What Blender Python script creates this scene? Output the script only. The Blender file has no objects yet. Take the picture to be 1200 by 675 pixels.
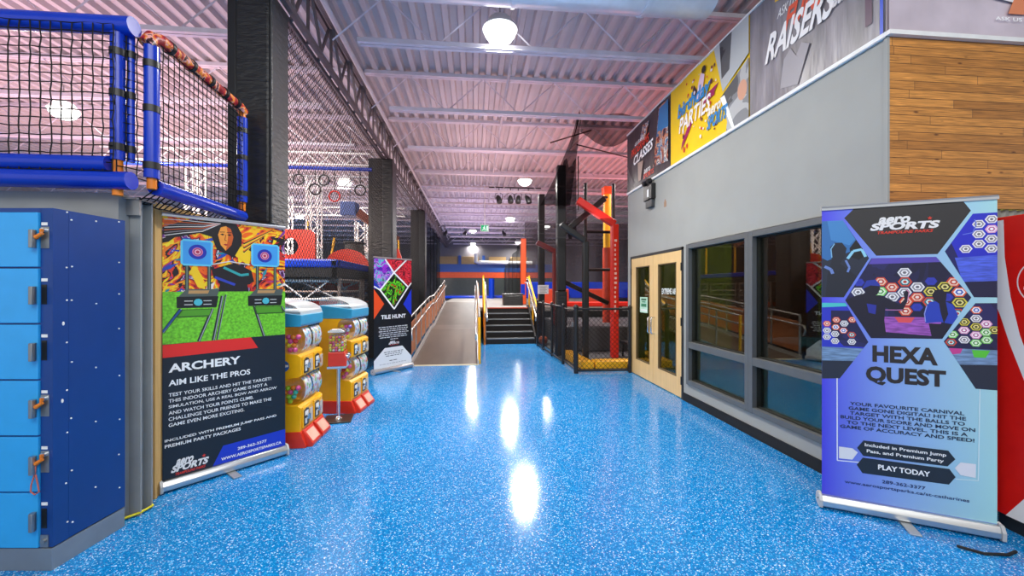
import bpy, bmesh, math, random
from mathutils import Vector, Matrix
random.seed(11)
SC = bpy.context.scene
COL = SC.collection
PI = math.pi
def R(d): return math.radians(d)

# ------------------------------------------------------------------ materials
def lin(h):
    h = h.lstrip('#'); o = []
    for i in (0, 2, 4):
        c = int(h[i:i+2], 16)/255
        o.append(c/12.92 if c <= .04045 else ((c+.055)/1.055)**2.4)
    return (o[0], o[1], o[2], 1)
MATS = {}
def newmat(name):
    m = bpy.data.materials.new(name); m.use_nodes = True
    nt = m.node_tree; nt.nodes.clear()
    out = nt.nodes.new('ShaderNodeOutputMaterial')
    return m, nt, out
def N(nt, t, **kw):
    n = nt.nodes.new(t)
    for k, v in kw.items(): setattr(n, k, v)
    return n
def mat(key, col, rough=.5, metal=0, spec=.5, var=.06, nscale=9, bump=0, bscale=40, stretch=(1,1,1), coat=0, emit=0):
    if key in MATS: return MATS[key]
    m, nt, out = newmat(key)
    p = N(nt, 'ShaderNodeBsdfPrincipled'); L = nt.links.new
    tc = N(nt, 'ShaderNodeTexCoord'); mp = N(nt, 'ShaderNodeMapping'); mp.inputs['Scale'].default_value = stretch
    L(tc.outputs['Object'], mp.inputs['Vector'])
    no = N(nt, 'ShaderNodeTexNoise'); no.inputs['Scale'].default_value = nscale; no.inputs['Detail'].default_value = 4
    L(mp.outputs[0], no.inputs['Vector'])
    hs = N(nt, 'ShaderNodeHueSaturation'); hs.inputs['Color'].default_value = lin(col)
    mr = N(nt, 'ShaderNodeMapRange'); mr.inputs['From Min'].default_value = .3; mr.inputs['From Max'].default_value = .7
    mr.inputs['To Min'].default_value = 1-var; mr.inputs['To Max'].default_value = 1+var
    L(no.outputs['Fac'], mr.inputs['Value']); L(mr.outputs[0], hs.inputs['Value'])
    L(hs.outputs[0], p.inputs['Base Color'])
    p.inputs['Roughness'].default_value = rough; p.inputs['Metallic'].default_value = metal
    p.inputs['Specular IOR Level'].default_value = spec; p.inputs['Coat Weight'].default_value = coat
    p.inputs['Coat Roughness'].default_value = .08
    if emit:
        p.inputs['Emission Color'].default_value = lin(col); p.inputs['Emission Strength'].default_value = emit
    if bump:
        n2 = N(nt, 'ShaderNodeTexNoise'); n2.inputs['Scale'].default_value = bscale; n2.inputs['Detail'].default_value = 3
        L(mp.outputs[0], n2.inputs['Vector'])
        b = N(nt, 'ShaderNodeBump'); b.inputs['Strength'].default_value = bump; b.inputs['Distance'].default_value = .02
        L(n2.outputs['Fac'], b.inputs['Height']); L(b.outputs[0], p.inputs['Normal'])
    L(p.outputs[0], out.inputs[0]); MATS[key] = m; return m
def flat(col, rough=.45):          # printed ink on vinyl / paper
    return mat('print_'+col.lstrip('#'), col, rough, var=.0)
def clear(key, col, mixf=.25, rough=.03, gl=.5, refl=.8):
    if key in MATS: return MATS[key]
    m, nt, out = newmat(key); L = nt.links.new
    t = N(nt, 'ShaderNodeBsdfTransparent'); t.inputs[0].default_value = lin(col)
    g = N(nt, 'ShaderNodeBsdfGlossy'); g.inputs['Roughness'].default_value = rough; g.inputs['Color'].default_value = (1,1,1,1)
    lw = N(nt, 'ShaderNodeLayerWeight'); lw.inputs['Blend'].default_value = gl
    ma = N(nt, 'ShaderNodeMath', operation='MULTIPLY_ADD'); ma.inputs[1].default_value = refl; ma.inputs[2].default_value = mixf*.3; ma.use_clamp = True
    L(lw.outputs['Fresnel'], ma.inputs[0])
    mx = N(nt, 'ShaderNodeMixShader'); L(ma.outputs[0], mx.inputs[0]); L(t.outputs[0], mx.inputs[1]); L(g.outputs[0], mx.inputs[2])
    L(mx.outputs[0], out.inputs[0]); MATS[key] = m; return m
def frosted(key, col, op):
    m, nt, out = newmat(key); L = nt.links.new
    t = N(nt, 'ShaderNodeBsdfTransparent'); p = N(nt, 'ShaderNodeBsdfPrincipled'); p.inputs['Base Color'].default_value = lin(col); p.inputs['Roughness'].default_value = .2
    lw = N(nt, 'ShaderNodeLayerWeight'); lw.inputs['Blend'].default_value = .4
    ma = N(nt, 'ShaderNodeMath', operation='MULTIPLY_ADD'); ma.inputs[1].default_value = .5; ma.inputs[2].default_value = op; ma.use_clamp = True; L(lw.outputs['Facing'], ma.inputs[0])
    mx = N(nt, 'ShaderNodeMixShader'); L(ma.outputs[0], mx.inputs[0]); L(t.outputs[0], mx.inputs[1]); L(p.outputs[0], mx.inputs[2]); L(mx.outputs[0], out.inputs[0]); return m
HOODS = {}
def veil(key, col, op):            # fine black mesh fabric
    m, nt, out = newmat(key); L = nt.links.new
    t = N(nt, 'ShaderNodeBsdfTransparent'); d = N(nt, 'ShaderNodeBsdfDiffuse'); d.inputs[0].default_value = lin(col)
    tc = N(nt, 'ShaderNodeTexCoord'); no = N(nt, 'ShaderNodeTexNoise'); no.inputs['Scale'].default_value = 1.7; no.inputs['Detail'].default_value = 5
    L(tc.outputs['Object'], no.inputs['Vector'])
    mr = N(nt, 'ShaderNodeMapRange'); mr.inputs['To Min'].default_value = max(0, op-.35); mr.inputs['To Max'].default_value = min(1, op+.35)
    L(no.outputs['Fac'], mr.inputs['Value'])
    mx = N(nt, 'ShaderNodeMixShader'); L(mr.outputs[0], mx.inputs[0]); L(t.outputs[0], mx.inputs[1]); L(d.outputs[0], mx.inputs[2])
    L(mx.outputs[0], out.inputs[0]); MATS[key] = m; return m
def glow(key, col, s):
    m, nt, out = newmat(key)
    e = N(nt, 'ShaderNodeEmission'); e.inputs[0].default_value = lin(col); e.inputs[1].default_value = s
    nt.links.new(e.outputs[0], out.inputs[0]); MATS[key] = m; return m
def ramp(nt, stops, interp='CONSTANT'):
    r = N(nt, 'ShaderNodeValToRGB'); cr = r.color_ramp; cr.interpolation = interp
    while len(cr.elements) < len(stops): cr.elements.new(.5)
    for e, (p, c) in zip(cr.elements, stops): e.position = p; e.color = lin(c)
    return r
def floor_mat():
    m, nt, out = newmat('blue_flake_epoxy'); L = nt.links.new
    p = N(nt, 'ShaderNodeBsdfPrincipled'); g = N(nt, 'ShaderNodeNewGeometry')
    v = N(nt, 'ShaderNodeTexVoronoi'); v.inputs['Scale'].default_value = 170
    L(g.outputs['Position'], v.inputs['Vector'])
    sp = N(nt, 'ShaderNodeSeparateColor'); L(v.outputs['Color'], sp.inputs[0])
    r = ramp(nt, [(0, '#1a66a8'), (.12, '#2478bd'), (.42, '#2880c6'), (.62, '#3490d2'), (.76, '#58aae2'), (.87, '#8cc6ec'), (.945, '#cfe5f5'), (.985, '#6a62a8')])
    L(sp.outputs[0], r.inputs[0])
    n = N(nt, 'ShaderNodeTexNoise'); n.inputs['Scale'].default_value = .9; n.inputs['Detail'].default_value = 5; L(g.outputs['Position'], n.inputs['Vector'])
    hs = N(nt, 'ShaderNodeHueSaturation'); L(r.outputs[0], hs.inputs['Color'])
    mr = N(nt, 'ShaderNodeMapRange'); mr.inputs['To Min'].default_value = .9; mr.inputs['To Max'].default_value = 1.1; L(n.outputs['Fac'], mr.inputs['Value']); L(mr.outputs[0], hs.inputs['Value'])
    hs.inputs['Saturation'].default_value = 1.12
    L(hs.outputs[0], p.inputs['Base Color'])
    mr2 = N(nt, 'ShaderNodeMapRange'); mr2.inputs['To Min'].default_value = .07; mr2.inputs['To Max'].default_value = .17; L(n.outputs['Fac'], mr2.inputs['Value']); L(mr2.outputs[0], p.inputs['Roughness'])
    n3 = N(nt, 'ShaderNodeTexNoise'); n3.inputs['Scale'].default_value = 70; L(g.outputs['Position'], n3.inputs['Vector'])
    b = N(nt, 'ShaderNodeBump'); b.inputs['Strength'].default_value = .05; b.inputs['Distance'].default_value = .01; L(n3.outputs['Fac'], b.inputs['Height']); L(b.outputs[0], p.inputs['Normal'])
    p.inputs['Specular IOR Level'].default_value = .5
    L(p.outputs[0], out.inputs[0]); return m
def plank_mat():
    m, nt, out = newmat('rustic_planks'); L = nt.links.new
    p = N(nt, 'ShaderNodeBsdfPrincipled'); g = N(nt, 'ShaderNodeNewGeometry')
    s = N(nt, 'ShaderNodeSeparateXYZ'); L(g.outputs['Position'], s.inputs[0])
    dv = N(nt, 'ShaderNodeMath', operation='DIVIDE'); L(s.outputs[2], dv.inputs[0]); dv.inputs[1].default_value = .0585
    fl = N(nt, 'ShaderNodeMath', operation='FLOOR'); L(dv.outputs[0], fl.inputs[0])
    wn = N(nt, 'ShaderNodeTexWhiteNoise', noise_dimensions='1D'); L(fl.outputs[0], wn.inputs['W'])
    ad = N(nt, 'ShaderNodeMath', operation='MULTIPLY_ADD'); L(wn.outputs['Value'], ad.inputs[0]); ad.inputs[1].default_value = 7; L(s.outputs[0], ad.inputs[2])
    c = N(nt, 'ShaderNodeCombineXYZ'); L(ad.outputs[0], c.inputs[0]); L(s.outputs[2], c.inputs[1])
    b = N(nt, 'ShaderNodeTexBrick'); b.offset = 0; b.offset_frequency = 2; b.squash = 1
    b.inputs['Scale'].default_value = 1; b.inputs['Brick Width'].default_value = 1.15; b.inputs['Row Height'].default_value = .0585
    b.inputs['Mortar Size'].default_value = .0016; b.inputs['Mortar Smooth'].default_value = .3; b.inputs['Bias'].default_value = -.1
    b.inputs['Color1'].default_value = lin('#d08d42'); b.inputs['Color2'].default_value = lin('#a2682c'); b.inputs['Mortar'].default_value = lin('#3c2210')
    L(c.outputs[0], b.inputs['Vector'])
    mp = N(nt, 'ShaderNodeMapping'); mp.inputs['Scale'].default_value = (2.2, 60, 1); L(c.outputs[0], mp.inputs[0])
    n = N(nt, 'ShaderNodeTexNoise'); n.inputs['Scale'].default_value = 2.5; n.inputs['Detail'].default_value = 8; n.inputs['Distortion'].default_value = .6; L(mp.outputs[0], n.inputs['Vector'])
    mr = N(nt, 'ShaderNodeMapRange'); mr.inputs['From Min'].default_value = .3; mr.inputs['From Max'].default_value = .7; mr.inputs['To Min'].default_value = .5; mr.inputs['To Max'].default_value = 1.45
    L(n.outputs['Fac'], mr.inputs['Value'])
    hs = N(nt, 'ShaderNodeHueSaturation'); L(b.outputs['Color'], hs.inputs['Color']); L(mr.outputs[0], hs.inputs['Value'])
    mp2 = N(nt, 'ShaderNodeMapping'); mp2.inputs['Scale'].default_value = (5, 13, 1); L(c.outputs[0], mp2.inputs[0])
    v = N(nt, 'ShaderNodeTexVoronoi'); v.inputs['Scale'].default_value = 1; L(mp2.outputs[0], v.inputs['Vector'])
    r = ramp(nt, [(0, '#3a1f0c'), (.06, '#6a3f1c'), (.13, '#ffffff')], 'LINEAR'); L(v.outputs['Distance'], r.inputs[0])
    mx = N(nt, 'ShaderNodeMix', data_type='RGBA', blend_type='MULTIPLY'); mx.inputs[0].default_value = .8
    L(hs.outputs[0], mx.inputs[6]); L(r.outputs[0], mx.inputs[7]); L(mx.outputs[2], p.inputs['Base Color'])
    p.inputs['Roughness'].default_value = .5
    bu = N(nt, 'ShaderNodeBump'); bu.inputs['Strength'].default_value = .5; bu.inputs['Distance'].default_value = .004; bu.invert = True
    L(b.outputs['Fac'], bu.inputs['Height']); L(bu.outputs[0], p.inputs['Normal'])
    L(p.outputs[0], out.inputs[0]); return m
def splatter(key, stops, scale, dist=2.5, rough=.4):      # painted, printed or patterned artwork
    m, nt, out = newmat(key); L = nt.links.new
    p = N(nt, 'ShaderNodeBsdfPrincipled'); tc = N(nt, 'ShaderNodeTexCoord')
    n = N(nt, 'ShaderNodeTexNoise'); n.inputs['Scale'].default_value = scale; n.inputs['Detail'].default_value = 3; n.inputs['Distortion'].default_value = dist
    L(tc.outputs['Object'], n.inputs['Vector'])
    r = ramp(nt, stops, 'CONSTANT'); L(n.outputs['Fac'], r.inputs[0]); L(r.outputs[0], p.inputs['Base Color'])
    p.inputs['Roughness'].default_value = rough; L(p.outputs[0], out.inputs[0]); MATS[key] = m; return m
def cells(key, stops, scale, rough=.35):
    m, nt, out = newmat(key); L = nt.links.new
    p = N(nt, 'ShaderNodeBsdfPrincipled'); tc = N(nt, 'ShaderNodeTexCoord')
    v = N(nt, 'ShaderNodeTexVoronoi'); v.inputs['Scale'].default_value = scale; L(tc.outputs['Object'], v.inputs['Vector'])
    sp = N(nt, 'ShaderNodeSeparateColor'); L(v.outputs['Color'], sp.inputs[0])
    r = ramp(nt, stops, 'CONSTANT'); L(sp.outputs[0], r.inputs[0]); L(r.outputs[0], p.inputs['Base Color'])
    p.inputs['Roughness'].default_value = rough; L(p.outputs[0], out.inputs[0]); MATS[key] = m; return m
def grad(key, c0, c1, c2, W):      # printed left-to-right colour blend across a banner of width W
    m, nt, out = newmat(key); L = nt.links.new
    p = N(nt, 'ShaderNodeBsdfPrincipled'); tc = N(nt, 'ShaderNodeTexCoord'); s = N(nt, 'ShaderNodeSeparateXYZ'); L(tc.outputs['Object'], s.inputs[0])
    mr = N(nt, 'ShaderNodeMapRange'); mr.inputs['From Min'].default_value = -W/2; mr.inputs['From Max'].default_value = W/2; L(s.outputs[0], mr.inputs['Value'])
    r = ramp(nt, [(0, c0), (.45, c1), (1, c2)], 'LINEAR'); L(mr.outputs[0], r.inputs[0]); L(r.outputs[0], p.inputs['Base Color'])
    p.inputs['Roughness'].default_value = .4; L(p.outputs[0], out.inputs[0]); MATS[key] = m; return m

# ------------------------------------------------------------------ mesh builder
TM = {}
class MB:
    def __init__(s): s.V = []; s.F = []; s.M = []
    def add(s, vs, fs, m=0):
        b = len(s.V); s.V += [Vector(v) for v in vs]
        for f in fs: s.F.append([i+b for i in f]); s.M.append(m)
        return s
    def box(s, x0, x1, y0, y1, z0, z1, m=0):
        vs = [(x, y, z) for z in (z0, z1) for y in (y0, y1) for x in (x0, x1)]
        return s.add(vs, [(0,2,3,1), (4,5,7,6), (0,1,5,4), (2,6,7,3), (0,4,6,2), (1,3,7,5)], m)
    def bar(s, p, q, w, h, m=0, up=(0,0,1)):
        p = Vector(p); q = Vector(q); d = (q-p).normalized(); u = Vector(up)
        if abs(d.dot(u)) > .98: u = Vector((0,1,0))
        a = d.cross(u).normalized(); b = a.cross(d)
        vs = [e + a*i*w/2 + b*j*h/2 for e in (p, q) for j in (-1, 1) for i in (-1, 1)]
        return s.add(vs, [(0,2,3,1), (4,5,7,6), (0,1,5,4), (2,6,7,3), (0,4,6,2), (1,3,7,5)], m)
    def tube(s, pts, r, n=10, m=0, closed=False):
        pts = [Vector(p) for p in pts]; k = len(pts); rings = []
        up = None
        for i, p in enumerate(pts):
            if closed: d = pts[(i+1) % k] - pts[i-1]
            else: d = pts[min(i+1, k-1)] - pts[max(i-1, 0)]
            d.normalize()
            if up is None:
                up = Vector((0,0,1)) if abs(d.z) < .9 else Vector((1,0,0))
            a = d.cross(up).normalized(); b = a.cross(d).normalized(); up = b
            rr = r[i] if isinstance(r, (list, tuple)) else r
            rings.append([p + (a*math.cos(2*PI*j/n) + b*math.sin(2*PI*j/n))*rr for j in range(n)])
        vs = [v for ring in rings for v in ring]; fs = []
        for i in range(k if closed else k-1):
            i2 = (i+1) % k
            for j in range(n):
                fs.append((i*n+j, i*n+(j+1) % n, i2*n+(j+1) % n, i2*n+j))
        if not closed:
            fs.append(tuple(range(n))[::-1]); fs.append(tuple((k-1)*n+j for j in range(n)))
        return s.add(vs, fs, m)
    def cyl(s, p, q, r, n=16, m=0): return s.tube([p, q], r, n, m)
    def sphere(s, c, r, n=12, k=8, m=0, sc=(1,1,1)):
        c = Vector(c); vs = [c + Vector((0,0,r*sc[2]))]; fs = []
        for i in range(1, k):
            t = PI*i/k
            for j in range(n):
                f = 2*PI*j/n; vs.append(c + Vector((r*sc[0]*math.sin(t)*math.cos(f), r*sc[1]*math.sin(t)*math.sin(f), r*sc[2]*math.cos(t))))
        vs.append(c - Vector((0,0,r*sc[2])))
        for j in range(n):
            fs.append((0, 1+j, 1+(j+1) % n)); e = len(vs)-1; b = 1+(k-2)*n; fs.append((e, b+(j+1) % n, b+j))
        for i in range(k-2):
            for j in range(n):
                a = 1+i*n; fs.append((a+j, a+n+j, a+n+(j+1) % n, a+(j+1) % n))
        return s.add(vs, fs, m)
    def lathe(s, prof, c, n=20, m=0):
        c = Vector(c); vs = []; fs = []
        for (r, z) in prof:
            for j in range(n): vs.append(c + Vector((r*math.cos(2*PI*j/n), r*math.sin(2*PI*j/n), z)))
        for i in range(len(prof)-1):
            for j in range(n): fs.append((i*n+j, i*n+(j+1) % n, (i+1)*n+(j+1) % n, (i+1)*n+j))
        fs.append(tuple(range(n))[::-1]); fs.append(tuple((len(prof)-1)*n+j for j in range(n)))
        return s.add(vs, fs, m)
    def prism(s, poly, ax, a0, a1, m=0):
        def P(u, v, a): return {'x': (a, u, v), 'y': (u, a, v), 'z': (u, v, a)}[ax]
        n = len(poly); vs = [P(u, v, a0) for u, v in poly] + [P(u, v, a1) for u, v in poly]
        fs = [tuple(range(n)), tuple(range(2*n-1, n-1, -1))] + [(i, i+n, (i+1) % n + n, (i+1) % n) for i in range(n)]
        return s.add(vs, fs, m)
    def line(s, p, q, r, m=0):       # thin triangular cord
        p = Vector(p); q = Vector(q); d = q-p
        if d.length < 1e-5: return s
        d.normalize(); u = Vector((0,0,1)) if abs(d.z) < .9 else Vector((1,0,0))
        a = d.cross(u).normalized(); b = a.cross(d)
        o = [a*r, -a*r*.5 + b*r*.87, -a*r*.5 - b*r*.87]
        return s.add([p+x for x in o] + [q+x for x in o], [(0,1,4,3), (1,2,5,4), (2,0,3,5)], m)
    def build(s, name, mats, parent=None, world=False, smooth=False, bevel=0, seg=2, fix=True):
        if not isinstance(mats, (list, tuple)): mats = [mats]
        me = bpy.data.meshes.new(name); vs = s.V
        if world and parent is not None:
            inv = TM[parent.name].inverted(); vs = [inv @ v for v in vs]
        me.from_pydata([tuple(v) for v in vs], [], s.F)
        me.polygons.foreach_set('material_index', s.M)
        for m in mats: me.materials.append(m)
        if fix and len(s.F) < 60000:
            bm = bmesh.new(); bm.from_mesh(me); bmesh.ops.recalc_face_normals(bm, faces=bm.faces); bm.to_mesh(me); bm.free()
        if smooth:
            me.polygons.foreach_set('use_smooth', [True]*len(me.polygons)); me.set_sharp_from_angle(angle=R(40))
        me.update()
        o = bpy.data.objects.new(name, me); COL.objects.link(o)
        if parent is not None:
            o.parent = parent; TM[o.name] = TM[parent.name]
        else: TM[o.name] = Matrix.Identity(4)
        if bevel:
            b = o.modifiers.new('bevel', 'BEVEL'); b.width = bevel; b.segments = seg; b.limit_method = 'ANGLE'
        return o
def tag(o, label, cat, group=None, kind=None):
    o['label'] = label; o['category'] = cat
    if group: o['group'] = group
    if kind: o['kind'] = kind
    return o
def thing(name, label, cat, loc=(0,0,0), rotz=0, group=None):
    o = bpy.data.objects.new(name, None); COL.objects.link(o); o.empty_display_size = .2
    o.location = loc; o.rotation_euler = (0, 0, rotz)
    TM[o.name] = Matrix.Translation(loc) @ Matrix.Rotation(rotz, 4, 'Z')
    return tag(o, label, cat, group)
def struct(o): o['kind'] = 'structure'; return o
def dup(root, loc, rotz=None, label=None, group=None):
    r = root.copy(); COL.objects.link(r); r.location = loc
    if rotz is not None: r.rotation_euler = (0, 0, rotz)
    if label: r['label'] = label
    if group: r['group'] = group
    for ch in list(root.children):
        c = ch.copy(); COL.objects.link(c); c.parent = r
        for g in list(ch.children):
            d = g.copy(); COL.objects.link(d); d.parent = c
    TM[r.name] = Matrix.Translation(loc) @ Matrix.Rotation(r.rotation_euler[2], 4, 'Z')
    return r
ORD = ['nearest', 'second nearest', 'third', 'fourth', 'fifth', 'sixth', 'seventh', 'eighth', 'ninth', 'tenth', 'eleventh', 'twelfth', 'thirteenth', 'fourteenth', 'fifteenth', 'sixteenth']

# ------------------------------------------------------------------ lettering
_TX = {}
def glyphs(s, bold):
    k = (s, bold)
    if k not in _TX:
        c = bpy.data.curves.new('lettering_source', 'FONT'); c.body = s; c.offset = bold; c.resolution_u = 3
        o = bpy.data.objects.new('lettering_source', c); COL.objects.link(o)
        dg = bpy.context.evaluated_depsgraph_get(); dg.update()
        me = bpy.data.meshes.new_from_object(o.evaluated_get(dg))
        vs = [(v.co.x, v.co.y) for v in me.vertices]; fs = [tuple(p.vertices) for p in me.polygons]
        bpy.data.objects.remove(o); bpy.data.curves.remove(c); bpy.data.meshes.remove(me)
        _TX[k] = (vs, fs)
    return _TX[k]
class Art:                          # flat print on a panel: local x across, z up, viewer on the -y side
    def __init__(s, ox=0, oz=0, front=0): s.mb = MB(); s.mats = []; s.ox = ox; s.oz = oz; s.L = 0; s.front = front; s.clip = None; s.step = .00004
    def mi(s, m):
        if isinstance(m, str): m = flat(m)
        if m not in s.mats: s.mats.append(m)
        return s.mats.index(m)
    def pt(s, u, v): return (u+s.ox, s.front - .0006 - s.L*s.step, v+s.oz)
    def cut(s, pts):
        P = list(pts); c = s.clip; n = len(c)
        ar = sum(c[i][0]*c[(i+1) % n][1]-c[(i+1) % n][0]*c[i][1] for i in range(n))
        if ar < 0: c = c[::-1]
        for i in range(n):
            (ax, ay), (bx, by) = c[i], c[(i+1) % n]; f = lambda p: (bx-ax)*(p[1]-ay)-(by-ay)*(p[0]-ax)
            o = []
            for j in range(len(P)):
                p, q = P[j], P[(j+1) % len(P)]; fp, fq = f(p), f(q)
                if fp >= 0: o.append(p)
                if fp*fq < 0: t = fp/(fp-fq); o.append((p[0]+(q[0]-p[0])*t, p[1]+(q[1]-p[1])*t))
            P = o
            if len(P) < 3: return None
        return P
    def poly(s, m, pts):
        if s.clip:
            pts = s.cut(pts)
            if not pts: return s
        s.L += 1; s.mb.add([s.pt(u, v) for u, v in pts], [tuple(range(len(pts)))], s.mi(m)); return s
    def rect(s, m, u0, v0, u1, v1): return s.poly(m, [(u0,v0), (u1,v0), (u1,v1), (u0,v1)])
    def disc(s, m, u, v, r, n=20, sy=1, a0=0): return s.poly(m, [(u+r*math.cos(a0+2*PI*i/n), v+sy*r*math.sin(a0+2*PI*i/n)) for i in range(n)])
    def hexa(s, m, u, v, r, sy=.9): return s.disc(m, u, v, r, 6, sy)
    def stroke(s, m, pts, w):
        for (a, b), (c, d) in zip(pts, pts[1:]):
            l = math.hypot(c-a, d-b) or 1; nx, ny = -(d-b)/l*w/2, (c-a)/l*w/2
            s.poly(m, [(a+nx,b+ny), (a-nx,b-ny), (c-nx,d-ny), (c+nx,d+ny)])
        return s
    def text(s, m, st, u0, v0, u1, v1, bold=.01, shear=0, tilt=0):
        vs, fs = glyphs(st, bold); s.L += 1
        xs = [v[0] for v in vs]; ys = [v[1] for v in vs]; xa, xb, ya, yb = min(xs), max(xs), min(ys), max(ys)
        pts = []
        for x, y in vs:
            a = (x-xa)/(xb-xa); b = (y-ya)/(yb-ya); h = v1-v0
            u = u0 + a*(u1-u0-shear*h) + shear*b*h; v = v0 + b*h + tilt*(u-u0)
            pts.append(s.pt(u, v))
        s.mb.add(pts, fs, s.mi(m)); return s
    def build(s, name, parent): return s.mb.build(name, s.mats, parent, fix=False)

# common materials
M_alu = mat('brushed_aluminium', '#cfd2d4', .3, .85, var=.03)
M_steel = mat('dull_steel', '#9a9ea2', .35, .8)
M_chrome = mat('chrome', '#dcdfe2', .12, 1)
M_black = mat('black_paint', '#17181a', .4)
M_vinyl = mat('black_vinyl_pad', '#1c1d1f', .38, bump=.55, bscale=9, stretch=(1, 1, 3.2), var=.15)
M_greypad = mat('dark_grey_vinyl', '#3b3c3d', .42, bump=.6, bscale=9, stretch=(1, 1, 3.2))
M_cord = mat('black_net_cord', '#0b0b0c', .85, var=0)
M_rubber = mat('black_rubber', '#131415', .7)
M_bluepad = mat('royal_blue_vinyl', '#0f37b4', .25, var=.05)
M_orange = mat('orange_tube', '#dd7a1c', .35)
M_red = mat('red_vinyl', '#e02a1c', .35)
M_yellow = mat('yellow_paint', '#f2b41a', .4)
M_white = mat('white_paint', '#e8e8e6', .45)
M_joist = mat('pale_joist_paint', '#c9c3cf', .5)
M_deck = mat('painted_roof_deck', '#bdb6ba', .55, var=.08, nscale=1.2)
M_wall = mat('grey_wall_paint', '#9c9e9a', .6, var=.03, nscale=3)
M_fascia = mat('grey_painted_plywood', '#8d9192', .6, var=.1, nscale=4)
M_dark = mat('dark_interior_paint', '#1e2226', .7)
M_floor = floor_mat()

# ------------------------------------------------------------------ camera
cam = bpy.data.cameras.new('camera'); co = bpy.data.objects.new('camera', cam); COL.objects.link(co); SC.camera = co
cam.sensor_width = 36; cam.lens = 36*470/1200; co.location = (0, 0, 1.5); co.rotation_euler = (R(90), 0, R(-5.35)); cam.clip_end = 200; cam.clip_start = .02
cam.shift_y = .0007

# ------------------------------------------------------------------ setting
f = MB()
f.add([(-16,-4,0), (12,-4,0), (12,34,0), (-16,34,0)], [(0,1,2,3)])
struct(f.build('floor', M_floor))
d = MB(); P = .205; x = -16.0; zb, zt = 5.10, 5.17; prof = []
while x < 12:
    prof += [(x, zb), (x+.075, zb), (x+.095, zt), (x+.185, zt)]; x += P
for (x0, z0), (x1, z1) in zip(prof, prof[1:]):
    d.add([(x0,-1.5,z0), (x1,-1.5,z1), (x1,33,z1), (x0,33,z0)], [(0,1,2,3)])
d.box(-16, 12, -1.5, 33, 5.2, 5.3)
struct(d.build('ceiling', M_deck, fix=False))
# right-hand wall with openings for the glazing and the doors
WX, WT = 2.81, .14
w = MB()
def seg(y0, y1, z0, z1): w.box(WX, WX+WT, y0, y1, z0, z1)
seg(2.505, 2.68, 0, 3.23); seg(2.68, 5.06, 0, .235); seg(2.68, 5.06, 2.09, 3.23); seg(5.06, 5.17, 0, 3.23)
seg(5.17, 7.0, 2.07, 3.23); seg(7.0, 7.14, 0, 3.23)
struct(w.build('wall_right', M_wall))
b = MB(); b.box(WX-.012, WX, 2.50, 5.17, 0, .105); b.box(WX-.012, WX, 7.0, 7.14, 0, .105)
struct(b.build('baseboard_right', M_rubber))
t = MB(); t.box(WX-.02, WX, 2.49, 7.14, 3.215, 3.235)
struct(t.build('trim_1', mat('white_trim', '#d9dcdc', .5)))
# wood-clad wall
w = MB(); w.box(2.812, 6.5, 2.485, 2.503, 2.06, 3.22); struct(w.build('wall_near', plank_mat()))
w = MB(); x = 2.82
while x < 6.4:
    w.prism([(x,2.53), (x+.02,2.505), (x+.045,2.505), (x+.065,2.53), (x+.065,2.6), (x,2.6)], 'z', 0, 2.06); x += .065
struct(w.build('wall_corrugated', mat('corrugated_steel', '#8a8782', .4, .6)))
t = MB(); t.box(2.80, 2.816, 2.480, 2.506, 0, 3.22); struct(t.build('trim_2', M_wall))
# glazing
M_frame = mat('grey_window_frame', '#5e6162', .45)
M_glass = clear('dark_glass', '#b9bfae', .25, .015, .35)
def window(i, y0, y1):
    o = MB(); F = .058
    zt, zb, zm = 2.08, .245, .765
    for a, c, e, g in ((y0, y1, zt-F, zt), (y0, y1, zb, zb+F), (y0, y1, zm-F*.7, zm+F*.7)): o.box(WX-.027, WX+.097, a+F*.9, c-F*.9, e, g)
    for a, c in ((y0, y0+F), (y1-F, y1)): o.box(WX-.03, WX+.1, a, c, zb-.003, zt+.003)
    fr = o.build('window_%d' % i, M_frame, bevel=.004); struct(fr)
    for a, c in ((zb+F, zm-F*.7), (zm+F*.7, zt-F)):
        g = MB(); g.box(WX+.055, WX+.061, y0+F, y1-F, a, c); g.build('glass', M_glass, fr)
        g = MB()
        for q in (a, c-.012): g.box(WX+.02, WX+.055, y0+F, y1-F, q, q+.012)
        for q in (y0+F, y1-F-.012): g.box(WX+.02, WX+.055, q, q+.012, a, c)
        g.build('glazing_bead', mat('black_glazing_bead', '#22241f', .5), fr)
window(1, 3.85, 5.06); window(2, 2.68, 3.85)
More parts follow.
